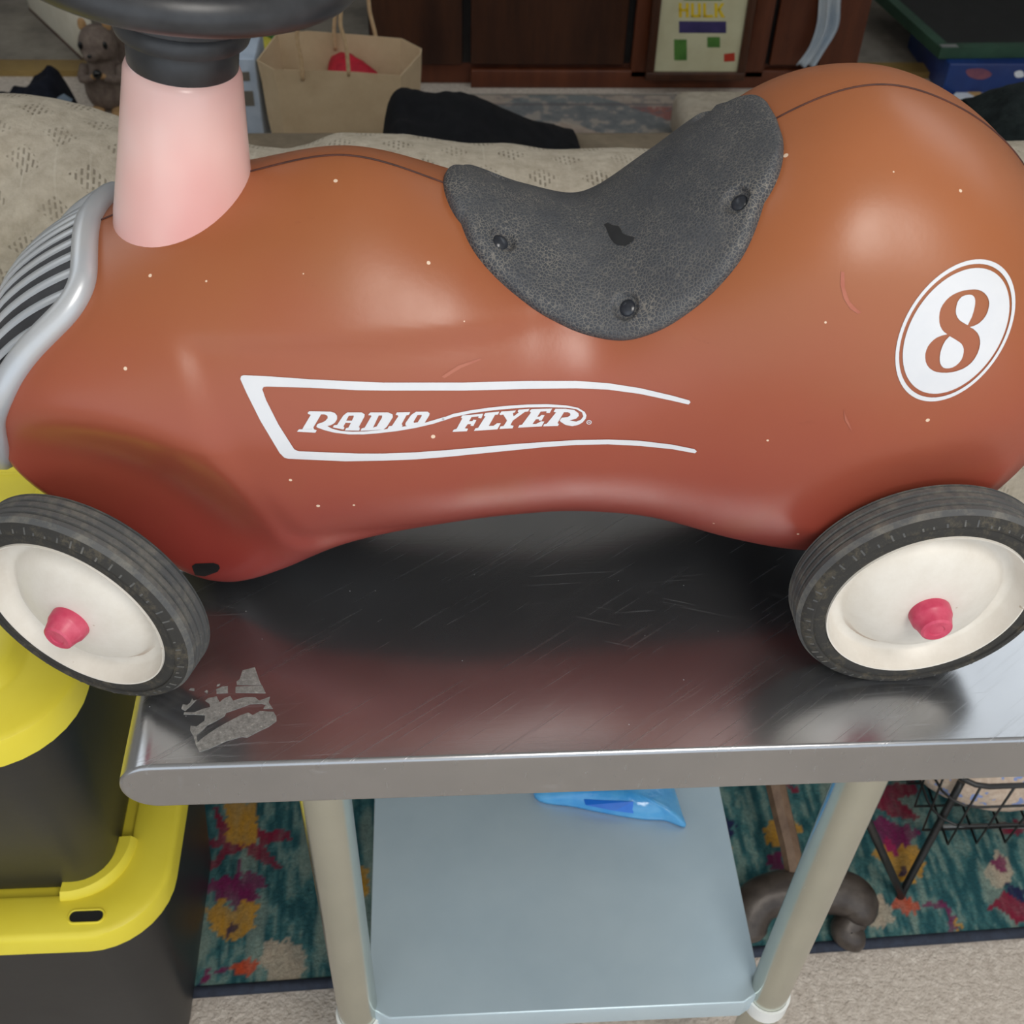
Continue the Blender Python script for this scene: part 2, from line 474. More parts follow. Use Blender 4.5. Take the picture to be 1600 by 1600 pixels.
M['wire_grey'] = plain('pale_grey_wire', srgb(150, 152, 152), srgb(130, 132, 132), 0.4, 0.3)
def flecked():
    t = NT('cream_fabric_with_blue_flecks')
    v = t.voronoi(75)
    f = t.math('MULTIPLY', t.math('LESS_THAN', v, 0.34), t.math('GREATER_THAN', t.noise(48, 2), 0.47))
    base = t.ramp(t.noise(160, 3), [(0.35, srgb(214, 196, 178)), (0.7, srgb(190, 166, 146))])
    t.set(t.mix(f, base, srgb(140, 158, 206)), 0.9)
    return t.m
M['flecked'] = flecked()
M['squirrel'] = plain('grey_brown_plush', srgb(104, 90, 82), srgb(124, 110, 100), 0.85, scale=60, bump=0.3, bscale=200)
M['tan'] = plain('tan_plush', srgb(176, 140, 96), srgb(156, 120, 80), 0.85, scale=60)
M['eye'] = plain('glossy_black', (0.006, 0.006, 0.006), (0.01, 0.01, 0.01), 0.15)
M['white_board'] = plain('cream_white_board', srgb(226, 221, 205), srgb(214, 208, 190), 0.6, scale=10)
M['pale_blue'] = plain('pale_blue_print', srgb(190, 204, 222), srgb(172, 188, 208), 0.5)
M['mid_blue'] = plain('bright_blue_print', srgb(96, 150, 210), srgb(116, 168, 222), 0.4)
M['grey_print'] = plain('grey_print', srgb(128, 124, 116), srgb(110, 106, 98), 0.6)
M['game_blue'] = plain('deep_blue_card', srgb(26, 58, 122), srgb(20, 44, 104), 0.4, scale=8)
M['game_red'] = plain('muted_red_print', srgb(140, 84, 96), srgb(118, 70, 92), 0.5)
M['green_edge'] = plain('dark_green_edge', srgb(36, 70, 54), srgb(48, 84, 66), 0.5, scale=12)
M['black_mat'] = plain('black_mat', srgb(24, 26, 28), srgb(30, 32, 34), 0.65, scale=25)
M['paper'] = plain('white_paper', srgb(230, 234, 240), srgb(220, 226, 234), 0.5)
M['orange'] = plain('tan_orange_card', srgb(206, 168, 112), srgb(190, 150, 96), 0.6)
M['print_ground'] = plain('pale_green_print', srgb(206, 204, 172), srgb(196, 192, 158), 0.35, scale=9)
M['print_yellow'] = plain('yellow_print', srgb(230, 200, 40), srgb(222, 186, 36), 0.4)
M['print_green'] = plain('green_print', srgb(84, 132, 62), srgb(66, 112, 50), 0.4)
M['print_purple'] = plain('purple_blue_print', srgb(66, 58, 108), srgb(52, 48, 92), 0.4)
M['print_red'] = plain('red_print', srgb(186, 62, 44), srgb(170, 50, 38), 0.4)
M['drape'] = cloth_mat('white_blue_cloth', srgb(206, 212, 216), srgb(150, 170, 190), 9)
M['lime'] = plain('lime_yellow_plush', srgb(196, 184, 70), srgb(150, 150, 50), 0.8, scale=40)
M['leaf'] = plain('leaf_green', srgb(60, 120, 50), srgb(40, 96, 40), 0.6)
M['lamp'] = (lambda t: (t.set((0.9, 0.9, 0.88), 0.5), t.put(t.b.inputs['Emission Color'], (1.0, 0.96, 0.9)), t.put(t.b.inputs['Emission Strength'], 0.1), t.m)[3])(NT('lit_diffuser'))

# ------------------------------------------------------------------ the room
def slab(name, lo, hi, mat, label):
    return struct(MB().box(lo, hi).build(name, mat, smooth=0), label)
slab('floor', (-3.2, -2.2, -0.05), (3.2, 3.2, 0.0), M['carpet'], 'beige cut-pile carpet')
slab('floor_hall', (-3.2, 3.2, -0.05), (3.2, 6.0, 0.0), M['hall_floor'], 'grey mottled hall floor')
slab('trim_1', (-3.2, 3.17, 0.0), (3.2, 3.235, 0.018), M['trim'], 'varnished threshold strip between the two floors')
slab('wall_back', (-3.2, 6.0, 0.0), (3.2, 6.1, 2.5), M['wall'], 'plain pale back wall')
slab('wall_left', (-3.3, -2.2, 0.0), (-3.2, 6.1, 2.5), M['wall'], 'plain pale left wall')
slab('wall_right', (3.2, -2.2, 0.0), (3.3, 6.1, 2.5), M['wall'], 'plain pale right wall')
slab('ceiling', (-3.3, -2.2, 2.5), (3.3, 6.1, 2.6), M['ceiling'], 'white ceiling')
for k, ((lx, ly, lz), (sx, sy), e) in enumerate(LAMPS_AND_FILLS):
    L = thing('lamp_or_fill_panel', ['white ceiling light panel above the camera', 'unseen soft panel over the left of the sofa, sized for its table reflection', 'added soft panel over the right of the sofa to brighten the table reflection'][k], 'lamp', (lx, ly, 2.5), group='ceiling light panels')
    box('panel_housing', (-sx / 2 - 0.03, -sy / 2 - 0.03, -0.06), (sx / 2 + 0.03, sy / 2 + 0.03, -0.001), M['white_plastic'], L, 0.006)
    MB().box((-sx / 2, -sy / 2, -0.066), (sx / 2, sy / 2, -0.0605)).build('diffuser', M['lamp'], L, smooth=0)

# ------------------------------------------------------------------ steel work table
TZ = 0.86                     # table-top height
TX0, TX1, TY0, TY1 = -0.196, 0.412, 0.3965, 1.006
TH = 0.0435
T = thing('work_table', 'stainless steel work table with a round-ended top carrying the ride-on racer', 'table', (0.1, 0.70, 0))
def tl(p):                    # world -> table local
    return (p[0] - 0.1, p[1] - 0.70, p[2])
def table_top():
    r = TH / 2
    prof = []
    for a in np.linspace(-PI / 2, -PI * 1.5, 25):      # left round end, bottom -> top
        prof.append((TX0 + r + r * math.cos(a), TZ - r + r * math.sin(a)))
    for a in np.linspace(PI / 2, -PI / 2, 25):
        prof.append((TX1 - r + r * math.cos(a), TZ - r + r * math.sin(a)))
    prof = np.array(prof); c = prof.mean(0)
    rings = []
    e = 0.003
    def ring(y, inset):
        d = prof - np.array([0, TZ - r])
        p = prof.copy()
        p[:, 1] = (TZ - r) + d[:, 1] * (1 - inset / r)
        xl = np.where(prof[:, 0] < TX0 + r, TX0 + r, np.where(prof[:, 0] > TX1 - r, TX1 - r, prof[:, 0]))
        p[:, 0] = xl + (prof[:, 0] - xl) * (1 - inset / r)
        return np.stack([p[:, 0], np.full(len(p), y), p[:, 1]], 1)
    for k in range(6):
        a = k / 5 * PI / 2
        rings.append(ring(TY0 + e - e * math.sin(a), e - e * math.cos(a)))
    front = rings[::-1]
    back = [ring(TY1 - (g[0][1] - TY0), 0) for g in rings]
    for k in range(6):
        a = k / 5 * PI / 2
        back[k] = ring(TY1 - e + e * math.sin(a), e - e * math.cos(a))
    G = np.array(front + back)
    mb = MB().grid(G, closed_v=True)
    n = G.shape[1]; m = G.shape[0]
    mb.f.append(tuple(range(n))[::-1]); mb.f.append(tuple((m - 1) * n + i for i in range(n)))
    mb.v = [tl(p) for p in mb.v]
    return fix_normals(mb.build('table_top', M['steel'], T, smooth=40))
table_top()
LEGX = (-0.0835, 0.2935); LEGY = (0.445, 0.955); SHZ = 0.40
for lx in LEGX:
    for ly in LEGY:
        mb = MB()
        lathe(mb, [(0, 0.05), (0.0178, 0.05), (0.0178, TZ - TH + 0.002)], 28, 'z')
        leg = mb.build('leg', M['leg_steel'], T, loc=tl((lx, ly, 0)))
        mb = MB(); lathe(mb, [(0, 0.0), (0.012, 0.0), (0.016, 0.006), (0.0165, 0.03), (0.0185, 0.034), (0.0185, 0.052), (0.0, 0.054)], 24, 'z')
        mb.build('foot', M['white_plastic'], leg)
        mb = MB(); lathe(mb, [(0.0180, SHZ - 0.036), (0.0204, SHZ - 0.036), (0.0204, SHZ - 0.016), (0.0180, SHZ - 0.016)], 28, 'z')
        mb.build('collar', M['white_plastic'], leg)
# under-shelf: folded sheet with turned-down edges and notched corners
def shelf():
    x0, x1, y0, y1 = -0.0735, 0.2835, 0.430, 0.970
    c = 0.018; t = 0.0012; d = 0.028
    out = [(x0 + c, y0), (x1 - c, y0), (x1 - c * 0.3, y0 + c * 0.3 + 0.002), (x1, y0 + c + 0.012), (x1, y1 - c - 0.012), (x1 - c, y1), (x0 + c, y1), (x0, y1 - c - 0.012), (x0, y0 + c + 0.012), (x0 + c * 0.3, y0 + c * 0.3 + 0.002)]
    cx, cy = (x0 + x1) / 2, (y0 + y1) / 2
    P = np.array(out)
    def ring(k, z): return np.stack([cx + (P[:, 0] - cx) * k, cy + (P[:, 1] - cy) * k, np.full(len(P), z)], 1)
    G = np.array([ring(0.996, SHZ - d), ring(1, SHZ - d), ring(1, SHZ - 0.002), ring(0.9975, SHZ - 0.0004), ring(0.994, SHZ)])
    mb = MB().grid(G, closed_v=True)
    n = len(P); mb.f.append(tuple(4 * n + i for i in range(n)))
    mb.v = [tl(p) for p in mb.v]
    return fix_normals(mb.build('shelf', M['galv'], T, smooth=30))
shelf()

def flat_polys(polys, z, thick):
    """pixel polygons laid on a horizontal plane as thin flakes"""
    mb = MB()
    for poly in polys:
        P = [at(u, v, 2, z) for u, v in poly]
        tri = tessellate_polygon([[Vector((p[0], p[1], 0)) for p in P]])
        n = len(P)
        mb.add([(p[0], p[1], z + thick) for p in P], tri)
        b = [(p[0], p[1], z + thick) for p in P] + [(p[0], p[1], z - 0.0002) for p in P]
        mb.add(b, [(i, (i + 1) % n, n + (i + 1) % n, n + i) for i in range(n)])
    return mb
def zm(ox, oy, s, pts):
    return [(ox + x / s, oy + y / s) for x, y in pts]
res = [[(1140, 115), (1215, 330), (1235, 362), (890, 358), (885, 315), (930, 280), (970, 160)], [(875, 385), (1100, 375), (1245, 372), (1290, 475), (870, 465)],
       [(605, 420), (690, 385), (765, 375), (765, 470), (610, 480)],
       [(150, 770), (160, 740), (300, 740), (430, 690), (520, 670), (510, 620), (450, 580), (490, 545), (610, 520), (650, 600), (720, 545), (800, 515), (840, 580), (930, 550), (1010, 530), (1140, 530), (1200, 580), (1350, 525), (1330, 600), (1390, 690), (1260, 690), (1290, 640), (1240, 620), (1080, 625), (980, 660), (900, 690), (740, 745), (720, 790), (600, 860), (480, 920), (400, 1000), (330, 1060), (345, 1160), (400, 1110), (480, 1050), (600, 970), (720, 900), (850, 830), (950, 780), (1050, 745), (1110, 780), (1210, 725), (1400, 735), (1440, 800), (1440, 860), (1330, 940), (1180, 1010), (1030, 1090), (960, 1080), (740, 1140), (500, 1250), (370, 1290), (320, 1190), (290, 1080), (240, 990), (250, 930), (330, 940), (440, 860), (450, 780), (300, 770)],
       [(120, 690), (140, 630), (200, 640), (240, 610), (270, 550), (290, 580), (330, 565), (240, 660), (190, 700), (170, 720)],
       [(225, 430), (250, 405), (300, 410), (300, 440)], [(440, 455), (470, 430), (490, 445), (480, 475)], [(620, 355), (660, 345), (650, 365), (610, 380)]]
mb = flat_polys([zm(270, 1030, 8.889, p) for p in res], TZ, 0.0004)
mb.v = [tl(p) for p in mb.v]
tag(fix_normals(mb.build('label_residue', M['residue'], T, smooth=0)), 'torn grey sticker residue on the steel top')

# ------------------------------------------------------------------ ride-on racer
YC = 0.575
RX = 0.05
R = thing('ride_on_racer', 'faded red plastic ride-on toy racer with black seat and number eight', 'toy car', (RX, YC, TZ))
def rl(p):                    # world -> racer local
    return (p[0] - RX, p[1] - YC, p[2] - TZ)
ST = np.array([  # x, top, bottom, half width, height of the widest line, upper and lower section exponents
    (-.262, .158, .156, .002, .157, 2, 2), (-.2595, .180, .132, .032, .160, 2, 2), (-.250, .203, .098, .060, .165, 2, 1.9),
    (-.232, .226, .066, .081, .172, 1.9, 1.7), (-.200, .248, .030, .095, .178, 1.85, 1.65), (-.150, .270, .006, .102, .180, 1.75, 2.0),
    (-.100, .2855, .036, .106, .178, 1.65, 2.4), (-.046, .2955, .065, .107, .175, 1.6, 2.6), (.006, .279, .079, .104, .170, 1.75, 2.8),
    (.050, .258, .081, .098, .168, 1.9, 2.8), (.090, .250, .079, .093, .168, 2.1, 2.8), (.130, .276, .072, .093, .172, 2.5, 2.8),
    (.1824, .318, .053, .105, .185, 2.6, 2.7), (.228, .3345, .040, .114, .195, 2.2, 2.5), (.275, .3225, .040, .116, .197, 2.25, 2.4),
    (.318, .293, .062, .106, .195, 2.15, 2.3), (.350, .250, .100, .084, .190, 2.0, 2.2), (.370, .215, .138, .052, .182, 2.0, 2.1), (.377, .182, .178, .003, .180, 2.0, 2.0)])
def st_at(t):
    n = len(ST); t = np.clip(t, 0, n - 1 - 1e-9); i = np.floor(t).astype(int); s = (t - i)[..., None]
    d = np.diff(ST, axis=0); m = np.zeros_like(ST); m[1:-1] = 0.5 * (d[1:] + d[:-1]); m[0] = d[0]; m[-1] = d[-1]
    return (2 * s**3 - 3 * s**2 + 1) * ST[i] + (s**3 - 2 * s**2 + s) * m[i] + (-2 * s**3 + 3 * s**2) * ST[i + 1] + (s**3 - s**2) * m[i + 1]
FH = (-0.2115, -0.1235, 0.0735)      # front hub face centre, racer axes before RX shift (x, y, z)
RH = (0.2863, -0.1345, 0.0765)      # rear hub face centre
def body_pt(t, th):
    """t: station index, th: section angle (pi = camera side)"""
    S = st_at(t); c, s = np.cos(th), np.sin(th)
    x, zt, zb, w, zw, nu, nl = [S[..., k] for k in range(7)]
    up = s >= 0; n = np.where(up, nu, nl)
    y = w * np.sign(c) * np.abs(c) ** (2 / n)
    z = np.where(up, zw + (zt - zw) * np.abs(s) ** (2 / n), zw - (zw - zb) * np.abs(s) ** (2 / n))
    # wheel wells: the side is pressed in round each wheel
    for (hx, _, hz), lim, ri, ro in ((FH, 0.068, 0.066, 0.142), (RH, 0.102, 0.060, 0.125)):
        d = np.hypot(x - hx, z - hz)
        k = 1 - sstep(ri, ro, d)
        y = np.sign(y) * (np.abs(y) * (1 - k) + np.minimum(np.abs(y), lim) * k)
    # shallow pressed panel that carries the name stripe
    a = sstep(-.128, -.112, x + 0.30 * (z - 0.20)) * (1 - sstep(.06, .14, x)) * sstep(.085, .105, z) * (1 - sstep(.228, .240, z))
    y = y - np.sign(y) * 0.0042 * a
    # soft flare ahead of the front axle
    fl = np.exp(-((x + .115) / .05) ** 2 - ((z - .055) / .03) ** 2)
    y = y + np.sign(y) * 0.010 * fl
    return np.stack([x - RX, y, z], -1)
NT_, NTH = 230, 168
tt = np.linspace(0, len(ST) - 1, NT_); thh = np.linspace(0, 2 * PI, NTH, endpoint=False)
TG, HG = np.meshgrid(tt, thh, indexing='ij')
BP = body_pt(TG, HG)
mb = MB().grid(BP, closed_v=True)
body = mb.build('body', M['body'], R, smooth=180)
fix_normals(body)
BV = BVHTree.FromPolygons([Vector(v) for v in mb.v], mb.f)
CL = Vector(rl(CAM))
def hit(u, v):
    loc, nor, idx, dist = BV.ray_cast(CL, rayd(u, v))
    if loc is None:
        return None
    if nor.dot(rayd(u, v)) > 0: nor = -nor
    i, j = divmod(idx, NTH)
    i2, j2 = min(i + 1, NT_ - 1), (j + 1) % NTH
    d0 = (loc - Vector(0.5 * (BP[i, j] + BP[i2, j]))).length; d1 = (loc - Vector(0.5 * (BP[i, j2] + BP[i2, j2]))).length
    return loc, nor, tt[min(i, NT_ - 1)], thh[j] + (thh[1] - thh[0]) * d0 / (d0 + d1)

def decal(name, polys, mat, lift, parent=body, maxlen=5.0, label=None):
    """flat print: pixel outlines (with holes) cast on to the body side"""
    bm = bmesh.new()
    for loops in polys:
        flat = [Vector((p[0], p[1], 0)) for lp in loops for p in lp]
        tris = tessellate_polygon([[Vector((p[0], p[1], 0)) for p in lp] for lp in loops])
        vv = [bm.verts.new(p) for p in flat]
        for t in tris:
            try: bm.faces.new([vv[i] for i in t])
            except ValueError: pass
    for _ in range(7):
        es = [e for e in bm.edges if e.calc_length() > maxlen]
        if not es: break
        bmesh.ops.subdivide_edges(bm, edges=es, cuts=1, use_grid_fill=False)
        bmesh.ops.triangulate(bm, faces=[f for f in bm.faces if len(f.verts) > 3])
    bad = []
    for v in bm.verts:
        h = hit(v.co.x, v.co.y)
        if h is None: bad.append(v); continue
        v.co = h[0] + h[1] * lift
    bmesh.ops.delete(bm, geom=bad, context='VERTS')
    bmesh.ops.recalc_face_normals(bm, faces=bm.faces)
    for f in bm.faces:
        f.smooth = True
        if f.normal.y > 0: f.normal_flip()
    me = bpy.data.meshes.new(name); bm.to_mesh(me); bm.free()
    me.materials.append(mat)
    o = bpy.data.objects.new(name, me); COL.objects.link(o); o.parent = parent
    if label: o['label'] = label
    return o
def smooth2(pts, k=4):
    return [tuple(p) for p in smooth_path([(x, y, 0) for x, y in pts], k, True)[:, :2]]
A = lambda pts: zm(455, 620, 6.6667, pts)
B = lambda pts: zm(690, 620, 6.6667, pts)
stripe = [(375.6, 592), (377, 587.5), (381, 586), (422, 588), (485, 592.5), (560, 596), (600, 597.5), (725, 597.5), (825, 595), (900, 595), (950, 598.5), (1000, 606), (1050, 617.5), (1077, 625), (1079, 628), (1076, 631.5), (1050, 625.5), (1000, 615), (950, 608.5), (900, 606.5), (825, 607.5), (725, 610), (600, 610), (560, 609.4), (485, 605.6), (417, 603.8), (412, 604.5), (410, 608), (416, 625), (435, 662.5), (455, 694), (460, 701.5), (467, 704.4), (560, 708), (600, 708), (650, 706), (700, 702.5), (750, 698), (800, 693.5), (850, 690), (900, 687), (950, 686), (1000, 688), (1050, 694), (1085, 701), (1089, 704.5), (1086, 707.5), (1050, 701), (1000, 696), (950, 693.5), (900, 694.5), (850, 698), (800, 703), (750, 708), (700, 713), (650, 717), (600, 719), (540, 720), (450, 716), (444, 714), (437, 707), (407, 657), (385, 613)]
decal('stripe_print', [[stripe]], M['white_print'], 0.0004, label='white outline stripe')
L_R = [A([(172, 165), (190, 147), (330, 150), (300, 200), (232, 315), (238, 335), (267, 345), (252, 371), (62, 360), (80, 335), (115, 335), (205, 185), (175, 175)])]
L_Rb = [A([(300, 150), (410, 152), (455, 165), (478, 195), (478, 230), (455, 268), (415, 292), (375, 302), (262, 308), (275, 280), (320, 265), (355, 248), (380, 220), (378, 195), (350, 180), (315, 180)])]
L_Sw = [A([(262, 308), (375, 302), (430, 330), (520, 352), (640, 360), (750, 358), (900, 345), (1100, 318), (1300, 285), (1400, 265), (1500, 235), (1600, 205), (1600, 238), (1480, 278), (1300, 320), (1100, 354), (900, 377), (750, 388), (600, 388), (450, 370), (350, 345), (275, 318)])]
L_A = [A([(435, 315), (445, 293), (478, 290), (545, 190), (585, 160), (735, 160), (765, 180), (762, 205), (705, 310), (715, 325), (708, 350), (560, 347), (572, 322), (596, 317), (622, 270), (566, 268), (545, 305), (555, 320), (545, 338)]), A([(600, 195), (650, 193), (652, 205), (632, 245), (573, 245)])]
L_D = [A([(803, 183), (825, 160), (1010, 160), (1055, 180), (1058, 210), (995, 310), (960, 338), (720, 352), (735, 325), (765, 318), (835, 200), (830, 190), (805, 190)]), A([(912, 192), (948, 192), (945, 215), (890, 305), (852, 318)])]
L_I = [A([(1088, 185), (1100, 160), (1240, 157), (1225, 185), (1200, 190), (1150, 280), (1160, 295), (1150, 318), (1002, 330), (1018, 303), (1050, 298), (1115, 200), (1110, 190)])]
L_O = [A([(1300, 153), (1420, 152), (1442, 170), (1435, 195), (1385, 275), (1215, 303), (1190, 295), (1190, 270), (1250, 185)]), A([(1315, 188), (1355, 185), (1360, 195), (1318, 262), (1278, 268), (1275, 255)])]
L_S2 = [B([(0, 220), (120, 175), (300, 138), (500, 110), (700, 90), (900, 78), (1100, 75), (1300, 88), (1420, 112), (1490, 155), (1508, 190), (1500, 225), (1465, 265), (1420, 290), (1360, 302), (1290, 290), (1235, 255), (1330, 243), (1400, 255), (1450, 235), (1475, 200), (1462, 160), (1400, 125), (1300, 112), (1100, 105), (900, 108), (700, 122), (500, 142), (300, 170), (120, 210), (0, 252)])]
L_R2 = [B([(1165, 150), (1185, 122), (1300, 122), (1275, 155), (1205, 270), (1222, 280), (1210, 300), (1055, 305), (1068, 280), (1095, 275), (1190, 160), (1170, 155)])]
L_R3 = [B([(1280, 122), (1380, 135), (1425, 168), (1428, 195), (1400, 225), (1330, 243), (1240, 258), (1228, 243), (1250, 215), (1310, 208), (1340, 190), (1338, 170), (1315, 158), (1272, 158)])]
L_F = [B([(200, 215), (215, 192), (432, 173), (412, 222), (380, 215), (385, 200), (310, 208), (285, 252), (320, 250), (330, 235), (362, 238), (330, 300), (300, 298), (305, 280), (270, 282), (240, 325), (275, 328), (262, 355), (112, 362), (125, 338), (155, 330), (215, 222)])]
L_L = [B([(440, 185), (455, 165), (600, 152), (585, 182), (555, 185), (490, 300), (540, 298), (575, 272), (615, 272), (580, 335), (335, 352), (350, 325), (380, 318), (455, 200), (440, 198)])]
L_Y = [B([(600, 180), (622, 150), (770, 140), (762, 160), (740, 165), (748, 200), (800, 162), (790, 150), (800, 132), (915, 122), (900, 150), (865, 155), (740, 245), (715, 292), (748, 298), (738, 325), (600, 332), (612, 305), (645, 300), (680, 245), (640, 182), (612, 187)])]
L_E = [B([(915, 145), (935, 125), (1150, 120), (1125, 165), (1090, 165), (1090, 148), (1030, 152), (995, 205), (1020, 203), (1040, 185), (1072, 188), (1040, 245), (1012, 245), (1010, 230), (980, 232), (945, 280), (985, 278), (1035, 252), (1068, 255), (1040, 305), (795, 318), (808, 292), (835, 288), (930, 160), (918, 155)])]
ring_c = lambda r: [(690 + (1535 + r * math.cos(a)) / 6.6667, 620 + (262 + r * 0.85 * math.sin(a)) / 6.6667) for a in np.linspace(0, 2 * PI, 20, endpoint=False)]
decal('name_lettering', [L_R, L_Rb, L_Sw, L_A, L_D, L_I, L_O, L_S2, L_R2, L_R3, L_F, L_L, L_Y, L_E, [ring_c(27), ring_c(19)], [ring_c(10), ring_c(5)]], M['white_print'], 0.0004, maxlen=4.0, label='white italic RADIO FLYER lettering')
def ell(cx, cy, hx, hy, n=72):
    ph = math.radians(-23.6)
    return [(1390 + (cx + hx * math.cos(t)) / 6.6667, 395 + (cy + hy * math.sin(t + ph)) / 6.6667) for t in np.linspace(0, 2 * PI, n, endpoint=False)]
E8 = lambda pts: smooth2(zm(1390, 395, 6.6667, pts), 3)
def corner8(pts):
    return zm(1390, 395, 6.6667, pts)
eight = [(835, 383), (880, 381), (920, 385), (957, 400), (985, 420), (1010, 450), (1025, 480), (1033, 520), (1030, 560), (1018, 608), (1000, 650), (970, 692), (930, 730), (885, 755), (832, 772), (865, 788), (890, 810), (915, 838), (930, 870), (938, 910), (938, 950), (928, 1000), (910, 1050), (883, 1098), (850, 1140), (808, 1176), (760, 1205), (705, 1226), (650, 1240), (595, 1246), (540, 1245), (492, 1239), (450, 1225), (415, 1200), (390, 1170), (374, 1132), (368, 1090), (370, 1048), (380, 1010), (396, 973), (420, 940), (452, 907), (490, 880), (540, 860), (597, 846), (568, 825), (545, 800), (525, 762), (515, 720), (513, 670), (518, 620), (530, 578), (550, 540), (582, 497), (620, 460), (662, 432), (710, 410), (770, 391)]
c8a = [(830, 435), (852, 439), (870, 450), (883, 472), (888, 500), (886, 535), (880, 570), (869, 615), (855, 660), (810, 752), (770, 730), (730, 705), (705, 675), (690, 640), (686, 610), (688, 580), (695, 545), (705, 510), (725, 480), (750, 455), (788, 440)]
c8b = [(622, 866), (670, 893), (720, 925), (745, 946), (760, 970), (768, 998), (768, 1030), (760, 1072), (745, 1110), (720, 1143), (690, 1170), (655, 1190), (620, 1200), (588, 1201), (560, 1195), (539, 1176), (525, 1150), (519, 1115), (520, 1080), (527, 1035), (540, 990), (557, 950), (580, 910)]
emb = decal('number_roundel', [[ell(681, 806, 623, 738), ell(682, 809, 586, 694)], [ell(689, 811, 554, 653), corner8(eight)], [corner8(c8a)], [corner8(c8b)]], M['white_print'], 0.0004, label='white oval roundel with the number 8')

# old rub marks on the plastic
M['scuff'] = plain('rubbed_plastic', srgb(176, 104, 82), srgb(166, 90, 70), 0.55, scale=90)
for sc_ in ([(1314, 424), (1319, 425), (1320, 450), (1327, 470), (1338, 482), (1346, 488), (1340, 490), (1328, 482), (1318, 466), (1313, 445)],
            [(1318, 640), (1330, 668), (1332, 676), (1320, 656)], [(690, 588), (716, 571), (750, 560), (752, 562), (720, 575), (694, 591)]):
    decal('scuff_mark', [[sc_]], M['scuff'], 0.0003, label='paler rub mark')
# black sheet added under the belly to darken its reflection in the table
ug = np.linspace(2.2, len(ST) - 3.0, 90); uh = np.linspace(PI * 1.36, PI * 1.64, 24)
UG, UH = np.meshgrid(ug, uh, indexing='ij')
under_sheet = body_pt(UG, UH); under_sheet[..., 2] -= 0.0012
fix_normals(MB().grid(under_sheet).build('reflection_darkener', M['black_plastic'], R, smooth=180))
# centre seam of the two moulded halves
def crown(x_from, x_to, n, lift, th=PI / 2):
    ts = np.linspace(0, len(ST) - 1, 900); P = body_pt(ts, np.full_like(ts, th)); xs = P[:, 0] + RX
    k = np.argsort(xs); out = []
    for x in np.linspace(x_from, x_to, n):
        i = np.interp(x, xs[k], np.arange(len(k))[0:len(k)]) if False else np.interp(x, xs[k], ts[k])
        p = body_pt(np.array([i]), np.array([th]))[0]; out.append((p[0], p[1], p[2] + lift))
    return out
for a, b in ((-0.19, 0.008), (0.178, 0.366)):
    mb = MB(); tube(mb, crown(a, b, 50, 0.0001), 0.0007, 6)
    mb.build('mould_seam', M['seam'], body, smooth=180)

# --- seat
seat_px = [(699, 272), (697, 284), (698, 299), (710, 340), (729, 377.5), (759, 419), (800, 456), (845, 490), (890, 514), (935, 528), (980, 532), (1017, 524), (1055, 505), (1100, 471), (1137, 434), (1171, 389), (1194, 340), (1212, 280), (1222, 224), (1221, 205)]
ed = []
for u, v in smooth_path([(a, b, 0) for a, b in seat_px], 6)[:, :2]:
    h = hit(u, v)
    if h is None: continue
    l = h[0]; t = h[2]
    ed.append((l.x + RX, h[3]))
ed = np.array(ed)
k = np.argsort(ed[:, 0]); ed = ed[k]
_xs = np.linspace(ed[0, 0], ed[-1, 0], 90); _th = np.interp(_xs, ed[:, 0], ed[:, 1])
for _ in range(12):
    _th[1:-1] = 0.25 * _th[:-2] + 0.5 * _th[1:-1] + 0.25 * _th[2:]
ed = np.stack([_xs, _th], 1)
SX0, SX1 = 0.0045, 0.1795
tsx = np.linspace(0, len(ST) - 1, 1500); xsx = st_at(tsx)[:, 0]; kx = np.argsort(xsx)
def t_of_x(x): return np.interp(x, xsx[kx], tsx[kx])
def edge_th(x):                # near-side edge angle, pi/2 at the tips
    e = np.interp(np.clip(x, SX0 + 0.009, SX1 - 0.014), ed[:, 0], ed[:, 1])
    f = np.sqrt(np.clip(1 - (1 - np.clip(np.minimum((x - SX0) / 0.014, (SX1 - x) / 0.028), 0, 1)) ** 2.2, 0, 1))
    return PI / 2 + np.maximum(e - PI / 2, 0.05) * f
NSU, NSV = 180, 150
ux = 0.5 - 0.5 * np.cos(np.linspace(0, PI, NSU)); ux = 0.35 * ux + 0.65 * np.linspace(0, 1, NSU)
xs_ = SX0 + (SX1 - SX0) * ux
vj = np.linspace(-1, 1, NSV)
XG, VG = np.meshgrid(xs_, vj, indexing='ij')
EG = edge_th(XG)
THG = PI / 2 + (EG - PI / 2) * VG * np.where(VG < 0, 1 - 0.24 * sstep(0.11, 0.165, XG), 1.0)
TGs = t_of_x(XG)
Sb = body_pt(TGs, THG)
def grid_normals(P):
    du = np.gradient(P, axis=0); dv = np.gradient(P, axis=1)
    n = np.cross(du, dv); n /= np.linalg.norm(n, axis=2)[..., None] + 1e-12
    return n
e_ = 1e-3
du = body_pt(TGs + e_, THG) - body_pt(TGs - e_, THG); dv = body_pt(TGs, THG + e_) - body_pt(TGs, THG - e_)
Ns = np.cross(dv, du); Ns /= np.linalg.norm(Ns, axis=2)[..., None] + 1e-12
if Ns[NSU // 2, NSV // 2, 2] < 0: Ns = -Ns
